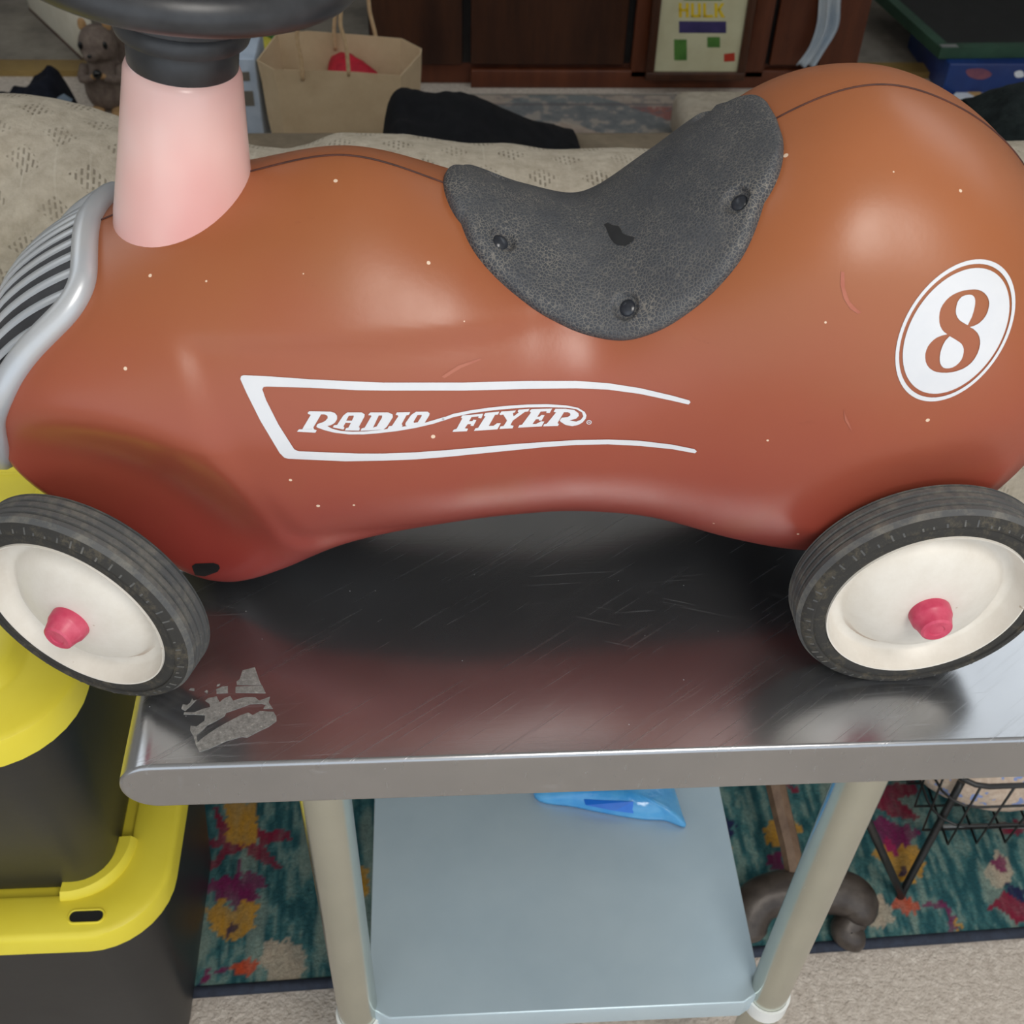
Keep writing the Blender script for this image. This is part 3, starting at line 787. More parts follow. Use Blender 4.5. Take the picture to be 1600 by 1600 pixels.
# distance to the rim in metres (approx) gives the rounded edge
arc = np.linalg.norm(np.diff(Sb, axis=1), axis=2); cum = np.concatenate([np.zeros((NSU, 1)), np.cumsum(arc, 1)], 1)
dr = np.minimum(cum, cum[:, -1:] - cum)
dr = np.minimum(dr, np.minimum(XG - SX0, SX1 - XG) * 1.2)
thick = 0.0062 * np.sqrt(np.clip(1 - (1 - np.clip(dr / 0.010, 0, 1)) ** 2, 0, 1)) + 0.0005
thick = thick + 0.0012 * sstep(0.02, 0.05, dr)
riv_px = [(778, 383), (984, 484), (1160, 321), (1117, 212)]
rv = []
for u, v in riv_px:
    h = hit(u, v)
    rv.append((h[0].x, h[0].y))
rv[3] = (rv[2][0] - 0.004, -rv[2][1])
rv += [(rv[0][0], -rv[0][1]), (rv[1][0], -rv[1][1])]
S3 = Sb + Ns * thick[..., None]
RIV = []
for (rx, ry) in rv:
    base = S3.copy()
    # nearest top-surface grid point by plan position and side
    pt = hit(*riv_px[len(RIV)]) if len(RIV) < 3 else None
    if pt is not None: tgt = np.array(pt[0])
    else:
        src = RIV[{3: 2, 4: 0, 5: 1}[len(RIV)]][0]; tgt = np.array((src[0], -src[1], src[2]))
    D = np.linalg.norm(base - tgt, axis=2); ij = np.unravel_index(D.argmin(), D.shape)
    RIV.append((base[ij].copy(), Ns[ij].copy()))
for c, nn in RIV:
    D = np.linalg.norm(S3 - c, axis=2)
    S3 = S3 - Ns * (0.0038 * (1 - sstep(0.0062, 0.0078, D)))[..., None]
mb = MB().grid(S3)
# close the skirt down on to the body
rim_i = [(i, 0) for i in range(NSU)] + [(NSU - 1, j) for j in range(1, NSV)] + [(i, NSV - 1) for i in range(NSU - 2, -1, -1)] + [(0, j) for j in range(NSV - 2, 0, -1)]
k0 = len(mb.v)
mb.v += [tuple(Sb[i, j] - Ns[i, j] * 0.001) for i, j in rim_i]
n = len(rim_i)
for q in range(n):
    i, j = rim_i[q]; i2, j2 = rim_i[(q + 1) % n]
    mb.f.append((i * NSV + j, k0 + q, k0 + (q + 1) % n, i2 * NSV + j2))
seat = mb.build('seat', M['vinyl'], R, smooth=60)
fix_normals(seat)
tag(seat, 'cracked black vinyl saddle')
for c, nn in RIV:
    mb = MB(); lathe(mb, [(0.0, 0.0022), (0.0020, 0.0020), (0.0040, 0.0012), (0.0054, -0.0004), (0.0058, -0.003)], 20, 'z')
    o = mb.build('rivet', M['rivet'], seat, smooth=180)
    o.rotation_euler = Vector(nn).to_track_quat('Z', 'Y').to_euler(); o.location = Vector(c) - Vector(nn) * 0.0044
# worn bare patch in the vinyl
SBV = BVHTree.FromPolygons([Vector(v) for v in mb.v], mb.f) if False else None
sv = [Vector(p) for p in S3.reshape(-1, 3)]
sf = [(i * NSV + j, (i + 1) * NSV + j, (i + 1) * NSV + j + 1, i * NSV + j + 1) for i in range(NSU - 1) for j in range(NSV - 1)]
SBV = BVHTree.FromPolygons(sv, sf)
wear = [(944, 350), (950, 348), (958, 352), (966, 353), (970, 358), (972, 364), (980, 368), (992, 371), (989, 376), (983, 380), (977, 384), (968, 383), (960, 380), (955, 374), (951, 366), (948, 358)]
bm = bmesh.new()
wv = [bm.verts.new((x, y, 0)) for x, y in wear]
for t3 in tessellate_polygon([[Vector((x, y, 0)) for x, y in wear]]): bm.faces.new([wv[i] for i in t3])
for _ in range(3):
    bmesh.ops.subdivide_edges(bm, edges=[e for e in bm.edges if e.calc_length() > 5], cuts=1); bmesh.ops.triangulate(bm, faces=bm.faces)
for v in bm.verts:
    l, nn, _, _ = SBV.ray_cast(CL, rayd(v.co.x, v.co.y))
    if l is not None: v.co = l - rayd(v.co.x, v.co.y) * 0.0006
me = bpy.data.meshes.new('worn_patch'); bm.to_mesh(me); bm.free(); me.materials.append(M['vinyl_bare'])
o = bpy.data.objects.new('worn_patch', me); COL.objects.link(o); o.parent = seat; o['label'] = 'bare worn patch'

# --- grille on the nose
def nose(y, ang, lift=0.0, cx=-0.160, cz=0.150):
    """point of the body skin in the plane y, seen from an axis inside the nose; ang 90 = up, 180 = forward"""
    d = Vector((math.cos(math.radians(ang)), 0, math.sin(math.radians(ang))))
    o_ = Vector((cx - RX, y, cz)) + d * 0.4
    l, nn, _, _ = BV.ray_cast(o_, -d)
    if l is None: return None
    if nn.dot(d) < 0: nn = -nn
    return np.array(l + nn * lift)
fr_px = [(140, 358), (137, 385), (136, 415), (133, 443), (120, 472), (96, 502), (62, 535), (30, 575), (8, 615), (-10, 660)]
fr = []
for u, v in smooth_path([(a, b, 0) for a, b in fr_px], 6)[:, :2]:
    h = hit(u, v)
    if h is not None: fr.append(np.array(h[0] + h[1] * 0.002))
fr = np.array(fr)
# carry the frame on under the chin to the centre line, then mirror it
top_c = np.array((fr[0][0], 0.0, fr[0][2] + 0.0002))
low = []
for t_, th_ in ((2.42, PI + 0.10), (2.15, PI + 0.36), (1.85, PI + 0.62), (1.62, PI + 0.90), (1.50, PI + 1.18), (1.46, PI + 1.40), (1.45, PI * 1.5)):
    q = body_pt(np.array([t_]), np.array([th_]))[0]; d_ = q - np.array([-0.16 - RX, 0, 0.15]); low.append(q + 0.002 * d_ / np.linalg.norm(d_))
low[-1][1] = 0.0
half = np.array([top_c] + list(fr[3::5]) + low)
halfs = smooth_path(half, 6)
loop = np.concatenate([halfs, halfs[::-1][1:-1] * np.array([1, -1, 1])])
for _ in range(3):
    loop = 0.25 * np.roll(loop, 1, 0) + 0.5 * loop + 0.25 * np.roll(loop, -1, 0)
g_empty = bpy.data.objects.new('grille', None); COL.objects.link(g_empty); g_empty.parent = R
mb = MB()
tube(mb, loop, 0.0072, 12, closed=True)
frame = mb.build('grille_frame', M['silver'], g_empty, smooth=180); fix_normals(frame)
# limits of each slat from the frame loop
def slat_range(y):
    up = halfs[:len(halfs)]
    yy = -max(abs(y), 0.0015)
    angs = np.degrees(np.arctan2(up[:, 2] - 0.150, up[:, 0] + RX + 0.160)) % 360
    idx = np.where(np.diff(np.sign(up[:, 1] - yy)) != 0)[0]
    a = [angs[i] for i in idx]
    return (min(a), max(a)) if len(a) >= 2 else None
# dark backing shell
ys = np.linspace(-0.064, 0.064, 33); rows = []
for y in ys:
    rr = slat_range(y) or (120, 200)
    rows.append([nose(y, a, 0.0012) for a in np.linspace(rr[0] + 1, rr[1] - 1, 24)])
if all(p is not None for r_ in rows for p in r_):
    mb = MB().grid(np.array(rows)); fix_normals(mb.build('grille_backing', M['grille_dark'], g_empty, smooth=180))
for y in np.arange(-5, 6) * 0.0112:
    rr = slat_range(y)
    if rr is None or rr[1] - rr[0] < 15: continue
    pts = [nose(y, a, 0.0022) for a in np.linspace(rr[0] + 2, rr[1] - 2, 30)]
    if any(p is None for p in pts): continue
    pts = np.array(pts)
    mb = MB(); prof = [(-0.0028, -0.002), (-0.0028, -0.0002), (-0.0018, 0.0005), (0.0018, 0.0005), (0.0028, -0.0002), (0.0028, -0.002)]
    Tn = np.gradient(pts, axis=0); Tn /= np.linalg.norm(Tn, axis=1)[:, None]
    Sd = np.array([0, 1.0, 0]) - Tn * Tn[:, 1:2]; Sd /= np.linalg.norm(Sd, axis=1)[:, None]
    Nn = np.cross(Tn, Sd); Nn *= np.sign((Nn * (pts - np.array([-0.160 - RX, y, 0.150]))).sum(1))[:, None]
    G = np.array([[p + s * a + nn2 * b for a, b in prof] for p, s, nn2 in zip(pts, Sd, Nn)])
    mb.grid(G); fix_normals(mb.build('grille_slat', M['silver'], g_empty, smooth=40))

# --- steering column, boot and wheel
TILT = math.radians(8.5)
st_root = bpy.data.objects.new('steering_assembly', None); COL.objects.link(st_root); st_root.parent = R
st_root.location = (-0.1345 - RX, 0, 0.262); st_root.rotation_euler = (0, TILT, 0)
mb = MB(); lathe(mb, [(0.0395, -0.035), (0.0372, 0.0), (0.0338, 0.030), (0.0300, 0.068), (0.0288, 0.0800), (0.0272, 0.0840), (0.0245, 0.0855), (0, 0.0855)], 56, 'z')
mb.build('steering_column', M['pink'], st_root, smooth=60)
mb = MB(); lathe(mb, [(0.0, 0.0825), (0.0258, 0.0825), (0.0268, 0.0845), (0.0270, 0.0945), (0.0262, 0.0970), (0.0266, 0.0980), (0.0318, 0.0995), (0.0326, 0.1020), (0.0322, 0.1065), (0.0312, 0.1080), (0.0318, 0.1090), (0.0352, 0.1105), (0.0356, 0.1200), (0.0320, 0.1280), (0.0, 0.130)], 56, 'z')
mb.build('steering_boot', M['black_plastic'], st_root, smooth=50)
SWZ, SWR = 0.1412, 0.0755
mb = MB(); tube(mb, [(SWR * math.cos(a), SWR * math.sin(a), SWZ) for a in np.linspace(0, 2 * PI, 72, endpoint=False)], 0.0098, 18, closed=True)
sw = mb.build('steering_wheel', M['black_plastic'], st_root, smooth=180); fix_normals(sw)
for a in (90, 210, 330):
    a = math.radians(a)
    mb = MB(); tube(mb, [(r_ * math.cos(a), r_ * math.sin(a), SWZ - 0.002 + 0.002 * r_ / SWR) for r_ in np.linspace(0.015, SWR, 8)], np.linspace(0.010, 0.007, 8), 12)
    fix_normals(mb.build('spoke', M['black_plastic'], sw, smooth=60))
mb = MB(); lathe(mb, [(0.0, 0.162), (0.012, 0.1615), (0.020, 0.159), (0.024, 0.154), (0.025, 0.132), (0, 0.131)], 40, 'z')
mb.build('hub_button', M['number_red'], sw, smooth=50)

# --- wheels
def wheel(name, hub, yaw, mirror=False, scale=1.0):
    """hub: face centre in racer axes; outer face looks to -y before yaw"""
    w = bpy.data.objects.new(name, None); COL.objects.link(w); w.parent = R
    w.location = (hub[0] - RX, hub[1], hub[2]); w.rotation_euler = (0, 0, yaw + (PI if mirror else 0)); w.scale = (scale,) * 3
    RT, WT = 0.0765, 0.0285
    prof = [(0.0600, 0.0005), (0.0622, -0.0004), (0.0650, -0.0002), (0.0672, 0.0004), (0.0676, -0.0006), (0.0690, -0.0008), (0.0722, 0.0004), (0.0746, 0.0024), (0.0758, 0.0048)]
    y = 0.0052
    for g in range(4):          # tread ribs
        prof += [(RT, y + 0.0004), (RT, y + 0.0033), (RT - 0.0018, y + 0.0037), (RT - 0.0018, y + 0.0047)]
        y += 0.0050
    prof += [(RT, y), (0.0752, WT - 0.003), (0.0735, WT - 0.001), (0.066, WT), (0.058, WT - 0.001), (0.0565, 0.012), (0.0600, 0.0005)]
    mb = MB(); lathe(mb, prof, 96, 'y')
    ty = mb.build('tyre', M['tyre'], w, smooth=28); fix_normals(ty)
    ty.data.materials.append(M['tyre_wall'])
    for p_ in ty.data.polygons:
        p_.material_index = 0 if math.hypot(p_.center[0], p_.center[2]) > 0.0735 else 1
    # sidewall nicks: short raised ticks round the shoulder
    mb = MB()
    for k in range(56):
        a = k / 56 * 2 * PI + random.uniform(-0.03, 0.03); c, s = math.cos(a), math.sin(a); tx, tz = -s, c
        hw = 0.0005
        r0, r1 = 0.0692, 0.0728 + random.uniform(-0.0012, 0.0004)
        pts = [(r0 * c - hw * tx, -0.0011, r0 * s - hw * tz), (r0 * c + hw * tx, -0.0011, r0 * s + hw * tz), (r1 * c + hw * tx, 0.0006, r1 * s + hw * tz), (r1 * c - hw * tx, 0.0006, r1 * s - hw * tz),
               (r0 * c - hw * tx, 0.001, r0 * s - hw * tz), (r0 * c + hw * tx, 0.001, r0 * s + hw * tz), (r1 * c + hw * tx, 0.003, r1 * s + hw * tz), (r1 * c - hw * tx, 0.003, r1 * s - hw * tz)]
        mb.add(pts, [(0, 1, 2, 3), (0, 4, 5, 1), (1, 5, 6, 2), (2, 6, 7, 3), (3, 7, 4, 0)])
    tk = mb.build('tread_ticks', M['tyre'], ty, smooth=0); fix_normals(tk); tk['kind'] = 'stuff'
    mb = MB(); lathe(mb, [(0.0602, 0.001), (0.0598, -0.0008), (0.0590, -0.0006), (0.0583, 0.0015), (0.0548, 0.0110), (0.0528, 0.0126), (0.0500, 0.0129), (0.0474, 0.0122), (0.0464, 0.0104), (0.0440, 0.0078), (0.0400, 0.0040), (0.0320, 0.0004), (0.0220, -0.0022), (0.0120, -0.0036), (0.0, -0.0040)], 96, 'y')
    rm = mb.build('rim', M['rim'], w, smooth=50); fix_normals(rm)
    mb = MB(); lathe(mb, [(0.0, -0.0174), (0.0040, -0.0174), (0.0047, -0.0180), (0.0078, -0.0182), (0.0092, -0.0172), (0.0110, -0.0106), (0.0114, -0.0102), (0.0120, -0.0090), (0.0124, -0.0045), (0.0124, 0.0010)], 40, 'y')
    cp = mb.build('axle_cap', M['cap'], w, smooth=35); fix_normals(cp)
    tag(cp, 'faded red axle cap')
    mb = MB(); tube(mb, [(0, 0.013, 0), (0, 0.085, 0)], 0.005, 12)
    mb.build('axle', M['black'], w, smooth=60)
    return w
FYAW = math.radians(-22.0)
wheel('wheel', RH, math.radians(0.36))
wheel('wheel', (RH[0], -RH[1], RH[2]), 0, True)
wheel('wheel', FH, FYAW, False, 0.955)
# far front wheel: same steering angle about the middle of the front axle
ctr = np.array([FH[0] + 0.098 * math.sin(-FYAW) * 1.0, 0.0])
wheel('wheel', (FH[0] + 2 * 0.1235 * math.sin(-FYAW) * 0.9, -FH[1], FH[2]), FYAW, True, 0.955)
# slot in the skin for the steering axle
slot_px = [(300, 884), (306, 880), (334, 879), (342, 882), (344, 887), (340, 893), (320, 900), (305, 898)]
decal('axle_slot', [[slot_px]], M['black'], 0.0004, label='dark slot for the steering axle')

# ------------------------------------------------------------------ storage totes left of the table
def rrect(x0, x1, y0, y1, r, z, n=10):
    pts = []
    for cx, cy, a0 in ((x1 - r, y0 + r, -90), (x1 - r, y1 - r, 0), (x0 + r, y1 - r, 90), (x0 + r, y0 + r, 180)):
        for a in np.linspace(a0, a0 + 90, n):
            pts.append((cx + r * math.cos(math.radians(a)), cy + r * math.sin(math.radians(a)), z))
    return np.array(pts)
def tote(label, x1, y0, z0, zl, W=0.56, D=0.365, rc=0.072, stacked=False, front=0.0):
    """z0: underside, zl: top of the lid rim"""
    x0, y1 = x1 - W, y0 + D
    cx, cy = (x0 + x1) / 2, (y0 + y1) / 2
    T_ = thing('storage_tote', label, 'storage tote', (cx, cy, z0), group='stacked black totes with yellow lids')
    X0, X1, Y0, Y1 = -W / 2, W / 2, -D / 2, D / 2
    H = zl - z0
    i1 = 0.012
    def ring(ins, z, rr_=None): return rrect(X0 + ins, X1 - ins, Y0 + ins + front * max(ins - 0.016, 0) / 0.03 * (z < H - 0.04), Y1 - ins, (rr_ if rr_ else max(rc - ins * 0.8, 0.012)), z)
    G = [ring(0.056, 0.004), ring(0.052, 0.0), ring(0.048, 0.004), ring(0.046, 0.012)]
    for k in range(1, 8):
        f_ = k / 7; G.append(ring(0.046 * (1 - f_) + 0.016 * f_, 0.012 + (H - 0.045) * f_))
    G += [ring(0.010, H - 0.030), ring(0.010, H - 0.006)]
    mb = MB().grid(np.array(G), closed_v=True); n = len(G[0]); mb.f.append(tuple(range(n))[::-1])
    bin_ = fix_normals(mb.build('bin', M['tote_black'], T_, smooth=40))
    # lid: skirt, rolled shoulder, flat rim, inner step
    up = 1 if not stacked else -1
    L = [ring(0.003, H - 0.030), ring(0.000, H - 0.030), ring(0.000, H - 0.008), ring(0.0015, H - 0.003), ring(0.006, H)]
    if not stacked:
        L += [ring(0.040, H), ring(0.043, H + 0.001), ring(0.049, H + 0.0105), ring(0.053, H + 0.012), ring(0.066, H + 0.012), ring(0.070, H + 0.010), ring(0.074, H + 0.001), ring(0.077, H)]
        zin = H
    else:
        L += [ring(0.040, H - 0.0005), ring(0.043, H - 0.002), ring(0.046, H - 0.016), ring(0.048, H - 0.017)]
        zin = H - 0.017
    mb = MB().grid(np.array(L), closed_v=True); n = len(L[0]); m = len(L)
    mb.f.append(tuple((m - 1) * n + i for i in range(n)))
    lid = fix_normals(mb.build('lid', M['tote_yellow'], T_, smooth=40))
    if stacked:
        # corner curbs that locate the tote above
        for sx in (-1, 1):
            for sy in (-1, 1):
                ccx, ccy = sx * (W / 2 - 0.046 - 0.050), sy * (D / 2 - 0.046 - 0.050)
                a = np.linspace(math.radians(-3), math.radians(93), 14)
                rin, rout = 0.040, 0.058
                prof = [(rin, zin - 0.001), (rin, H + 0.004), (rin + 0.003, H + 0.008), (rout - 0.004, H + 0.008), (rout, H + 0.003), (rout + 0.002, H - 0.003)]
                G = np.array([[(ccx + sx * r_ * math.cos(t_), ccy + sy * r_ * math.sin(t_), z_) for r_, z_ in prof] for t_ in a])
                mb = MB().grid(G); k = len(mb.v); npf = len(prof)
                mb.f.append(tuple(range(npf))); mb.f.append(tuple((len(a) - 1) * npf + i for i in range(npf)))
                fix_normals(mb.build('corner_curb', M['tote_yellow'], lid, smooth=40))
        # padlock slot in the rim
        p = at(135, 1432, 2, z0 + H); sx_, sy_ = p[0] - cx, p[1] - cy
        ol = rrect(sx_ - 0.0165, sx_ + 0.0165, sy_ - 0.0065, sy_ + 0.0065, 0.0062, H + 0.0004, 8)
        mb = MB().add(ol, [tuple(range(len(ol)))])
        ob = mb.build('lock_slot', M['black'], lid, smooth=0)
        mb = MB()
        tube(mb, ol + np.array([0, 0, 0.0002]), 0.0011, 8, closed=True)
        fix_normals(mb.build('slot_lip', M['tote_yellow'], lid, smooth=180))
        # stiffening ribs on the recessed panel
        for kx in (-0.16, -0.06, 0.04):
            mb = MB(); tube(mb, [(kx - 0.05, Y0 + 0.055, zin + 0.001), (kx + 0.03, Y0 + 0.11, zin + 0.001), (kx + 0.12, 0, zin + 0.001)], 0.0035, 8)
            fix_normals(mb.build('lid_rib', M['tote_yellow'], lid, smooth=60))
    return T_
tote('black storage tote with yellow lid on the carpet, lower of the two', -0.268, 0.518, 0.0, 0.400, stacked=True)
tote('black storage tote with yellow lid stacked on top of another tote', -0.277, 0.500, 0.384, 0.735, front=0.026)

# ------------------------------------------------------------------ teal rug under the table
def pattern_rug():
    x0, x1, y0, y1 = -0.62, 1.30, 0.652, 2.0
    nx, ny = 520, 366
    th = math.radians(1.7)
    X, Y = np.meshgrid(np.linspace(x0, x1, nx), np.linspace(y0, y1, ny), indexing='ij')
    st1 = fbm(X * 150, Y * 40, 3); st2 = fbm(X * 38, Y * 7, 9); st3 = fbm(X * 60, Y * 45, 5)
    c = lambda *k: np.array(srgb(*k))
    col = np.zeros((nx, ny, 3)); col[:] = c(70, 116, 118)
    def blend(mask, cc):
        m_ = np.clip(mask, 0, 1)[..., None]; col[:] = col * (1 - m_) + cc * m_
    blend(sstep(0.50, 0.64, st1) * 0.9, c(34, 84, 92))
    blend(sstep(0.46, 0.36, st1) * 0.8, c(124, 150, 142))
    blend(sstep(0.58, 0.68, st2) * 0.55, c(150, 164, 150))
    jx = X + 0.012 * (fbm(X * 160, Y * 160, 21) - 0.5); jy = Y + 0.014 * (fbm(X * 160, Y * 160, 33) - 0.5)
    def motif(pts, cc, k=1.0, dx=0, dy=0):
        W = np.array([at(u, v, 2, 0.010)[:2] for u, v in pts]) + np.array([dx, dy])
        blend(inpoly(jx, jy, W) * np.clip(0.55 + 0.55 * st3 + 0.25 * (st1 - 0.5), 0, 0.95) * k, c(*cc))
    LZ = lambda p: zm(0, 1050, 2.909, p)
    RZ = lambda p: zm(1130, 1200, 3.404, p)
    CR, MG, GD, NV, OR, BG, PK = (140, 20, 56), (124, 26, 84), (206, 150, 44), (34, 30, 76), (206, 78, 36), (196, 178, 156), (170, 34, 92)
    left = [(LZ([(1010, 560), (1060, 640), (1060, 720), (1200, 720), (1200, 670), (1350, 670), (1350, 710), (1220, 730), (1240, 770), (1310, 830), (1280, 845), (1190, 800), (1130, 745), (1060, 770), (1000, 830), (945, 870), (935, 840), (1010, 780), (1040, 730), (940, 750), (935, 705), (1015, 700)]), CR),
            (LZ([(1055, 540), (1200, 540), (1195, 720), (1130, 735), (1060, 715)]), GD),
            (LZ([(1110, 780), (1115, 870), (1180, 860), (1240, 910), (1190, 940), (1195, 975), (1110, 985), (1075, 1030), (1060, 975), (990, 985), (1000, 930), (945, 945), (990, 880), (1090, 870)]), MG),
            (LZ([(945, 1020), (1030, 975), (1070, 1030), (1120, 980), (1205, 1000), (1170, 1050), (1160, 1110), (1080, 1165), (1010, 1140), (960, 1080)]), GD),
            (LZ([(1030, 1130), (1060, 1085), (1110, 1085), (1100, 1120)]), NV),
            (LZ([(1210, 1170), (1320, 1160), (1400, 1230), (1380, 1330), (1290, 1380), (1220, 1320), (1190, 1260)]), BG),
            (LZ([(1050, 1290), (1130, 1235), (1195, 1265), (1140, 1320)]), OR), (LZ([(940, 1285), (1050, 1280), (1050, 1302), (960, 1305), (948, 1350), (925, 1350)]), MG),
            (LZ([(885, 1360), (930, 1355), (935, 1400), (890, 1410)]), NV), (LZ([(895, 1385), (918, 1383), (918, 1425), (898, 1425)]), GD),
            (LZ([(1610, 850), (1680, 830), (1690, 960), (1640, 980)]), GD)]
    right = [(RZ([(-20, 250), (100, 300), (60, 330), (70, 380), (-20, 390)]), NV), (RZ([(5, 415), (50, 410), (60, 440), (20, 450)]), GD),
             (RZ([(240, 340), (280, 290), (400, 290), (455, 340), (410, 380), (380, 420), (240, 420)]), GD), (RZ([(260, 470), (330, 450), (350, 560), (300, 565), (245, 520)]), MG),
             (RZ([(355, 95), (430, 125), (430, 155), (370, 130)]), CR),
             (RZ([(870, 120), (1060, 105), (1060, 175), (940, 185), (1000, 225), (1070, 295), (960, 295), (880, 260), (830, 225)]), CR),
             (RZ([(800, 330), (870, 270), (900, 315), (960, 330), (1060, 350), (1065, 385), (1010, 440), (940, 500), (870, 445), (820, 400)]), MG),
             (RZ([(870, 390), (920, 400), (965, 470), (940, 505), (880, 450)]), PK),
             (RZ([(800, 480), (870, 440), (950, 500), (980, 440), (1100, 465), (1055, 515), (1098, 545), (1080, 600), (1000, 655), (930, 620), (870, 520)]), GD), (RZ([(935, 570), (980, 555), (1025, 590), (960, 605)]), NV),
             (RZ([(770, 780), (850, 680), (905, 770), (920, 850), (840, 880), (780, 860)]), BG), (RZ([(900, 770), (950, 705), (1072, 765), (990, 808)]), OR), (RZ([(1060, 752), (1190, 748), (1245, 830), (1225, 838), (1180, 770), (1070, 775)]), MG),
             (RZ([(1210, 830), (1260, 830), (1245, 900), (1215, 900)]), MG), (RZ([(1250, 850), (1285, 850), (1285, 895), (1250, 895)]), GD),
             (RZ([(1425, 600), (1480, 475), (1570, 560), (1550, 650), (1460, 700)]), BG), (RZ([(1450, 545), (1500, 505), (1550, 560), (1490, 605)]), MG),
             (RZ([(1515, 645), (1600, 690), (1700, 690), (1600, 770), (1540, 705)]), NV), (RZ([(1430, 780), (1520, 705), (1600, 760), (1700, 740), (1650, 850), (1570, 865), (1530, 812)]), CR), (RZ([(1490, 345), (1600, 320), (1700, 340), (1640, 390), (1510, 395)]), CR)]
    for p, cc in left + right:
        motif(p, cc)
    for dx, dy in ((0.02, 0.52), (-0.30, 0.15), (0.35, 0.62), (0.75, 0.50)):
        for p, cc in left[:5]: motif(p, cc, 0.95, dx, dy)
    Z = 0.010 + 0.0015 * (st1 - 0.5)
    C_ = np.array([(x0 + x1) / 2, y0])
    G = np.stack([X - C_[0], Y - C_[1], Z], 2)
    rt = thing('area_rug', 'teal woven rug with crimson and gold motifs under the table', 'rug', (C_[0], C_[1], 0), th)
    mb = MB().grid(G)
    o = mb.build('rug_pile', M['rug_pile'], rt, smooth=180)
    color_attr(o, col.reshape(-1, 3))
    hw, dp = (x1 - x0) / 2, y1 - y0
    mb = MB(); tube(mb, rrect(-hw, hw, 0.0, dp, 0.01, 0.006, 4), 0.0075, 8, closed=True)
    b_ = mb.build('rug_binding', M['binding'], rt, smooth=180); fix_normals(b_); tag(b_, 'navy edge binding')
    return rt
pattern_rug()

# ------------------------------------------------------------------ things under the table
def bag_film():
    px = [(836, 1243), (900, 1258), (960, 1270), (1005, 1277), (1040, 1279), (1071, 1289), (1066, 1268), (1052, 1225), (1030, 1180), (860, 1185)]
    W = [at(u, v, 2, SHZ + 0.006) for u, v in px]
    W = np.array(W); c = W.mean(0)
    t_ = thing('plastic_pouch', 'crumpled bright blue plastic pouch lying on the lower shelf', 'plastic bag', (c[0], c[1], SHZ))
    P = smooth_path(np.concatenate([W[:, :2] - c[:2], np.zeros((len(W), 1))], 1), 5, True)
    rings = []
    for f_, z_ in ((1.0, 0.0012), (1.0, 0.004), (0.97, 0.008), (0.86, 0.013), (0.66, 0.018), (0.42, 0.021), (0.2, 0.022), (0.02, 0.022)):
        q = P.copy() * f_
        q[:, 2] = z_ + 0.004 * (fbm(q[:, 0] * 60 + 5, q[:, 1] * 60 + 9, 4) - 0.5) * (z_ > 0.005)
        rings.append(q)
    mb = MB().grid(np.array(rings), closed_v=True); n = len(P); mb.f.append(tuple(range(n)))
    o = fix_normals(mb.build('film', M['film'], t_, smooth=180))
    # deep-blue printed bar near the front hem
    q = np.array([at(u, v, 2, SHZ + 0.012) for u, v in ((912, 1251), (988, 1259), (990, 1269), (960, 1268), (915, 1259))]) - np.array([c[0], c[1], SHZ])
    bv = BVHTree.FromPolygons([Vector(v) for v in mb.v], mb.f)
    vv = []
    for p in q:
        l = bv.ray_cast(Vector((p[0], p[1], 0.1)), Vector((0, 0, -1)))[0]
        vv.append((p[0], p[1], (l.z if l else 0.012) + 0.0012))
    mesh_obj('ink_bar', vv, [tuple(range(len(vv)))], M['film_ink'], t_, 0)
bag_film()

def iron_tool():
    F = lambda u, v, z: at(u, v, 2, z)
    pts = [F(1170, 1474, 0.028), F(1168, 1440, 0.045), F(1185, 1408, 0.060), F(1225, 1394, 0.066), F(1270, 1392, 0.066), F(1315, 1395, 0.064), F(1338, 1412, 0.055), F(1322, 1436, 0.040)]
    c = np.mean(pts, 0)
    t_ = thing('hand_tool', 'dark cast iron tool head with wooden shaft resting on the teal rug', 'tool', (c[0], c[1], 0.011))
    off = np.array([c[0], c[1], 0.011])
    P = smooth_path(np.array(pts) - off, 6)
    s = np.linspace(0, 1, len(P))
    r = np.interp(s, [0, 0.06, 0.2, 0.45, 0.7, 0.9, 1.0], [0.023, 0.025, 0.027, 0.028, 0.029, 0.028, 0.025]) * np.sqrt(np.clip(1 - (1 - np.clip(np.minimum(s / 0.08, (1 - s) / 0.10), 0, 1)) ** 2, 0.02, 1))
    mb = MB(); tube(mb, P, r, 16); o = fix_normals(mb.build('tool_head', M['iron'], t_, smooth=60))
    q = smooth_path(np.array([F(1346, 1418, 0.045), F(1330, 1438, 0.034), F(1322, 1454, 0.026), F(1336, 1464, 0.022), F(1350, 1466, 0.020)]) - off, 6)
    mb = MB(); tube(mb, q, 0.020 * np.sqrt(np.clip(1 - (1 - np.clip(np.minimum(np.linspace(0, 1, len(q)) / 0.2, (1 - np.linspace(0, 1, len(q))) / 0.3), 0, 1)) ** 2, 0.02, 1)), 14); fix_normals(mb.build('tool_claw', M['iron'], t_, smooth=60))
    h = np.array([F(1246, 1392, 0.070), F(1236, 1330, 0.095), F(1222, 1270, 0.12), F(1206, 1200, 0.15)]) - off
    h = smooth_path(h, 5)
    mb = MB(); tube(mb, h, np.linspace(0.0125, 0.0135, len(h)), 8); fix_normals(mb.build('shaft', M['handle_wood'], t_, smooth=40))
iron_tool()

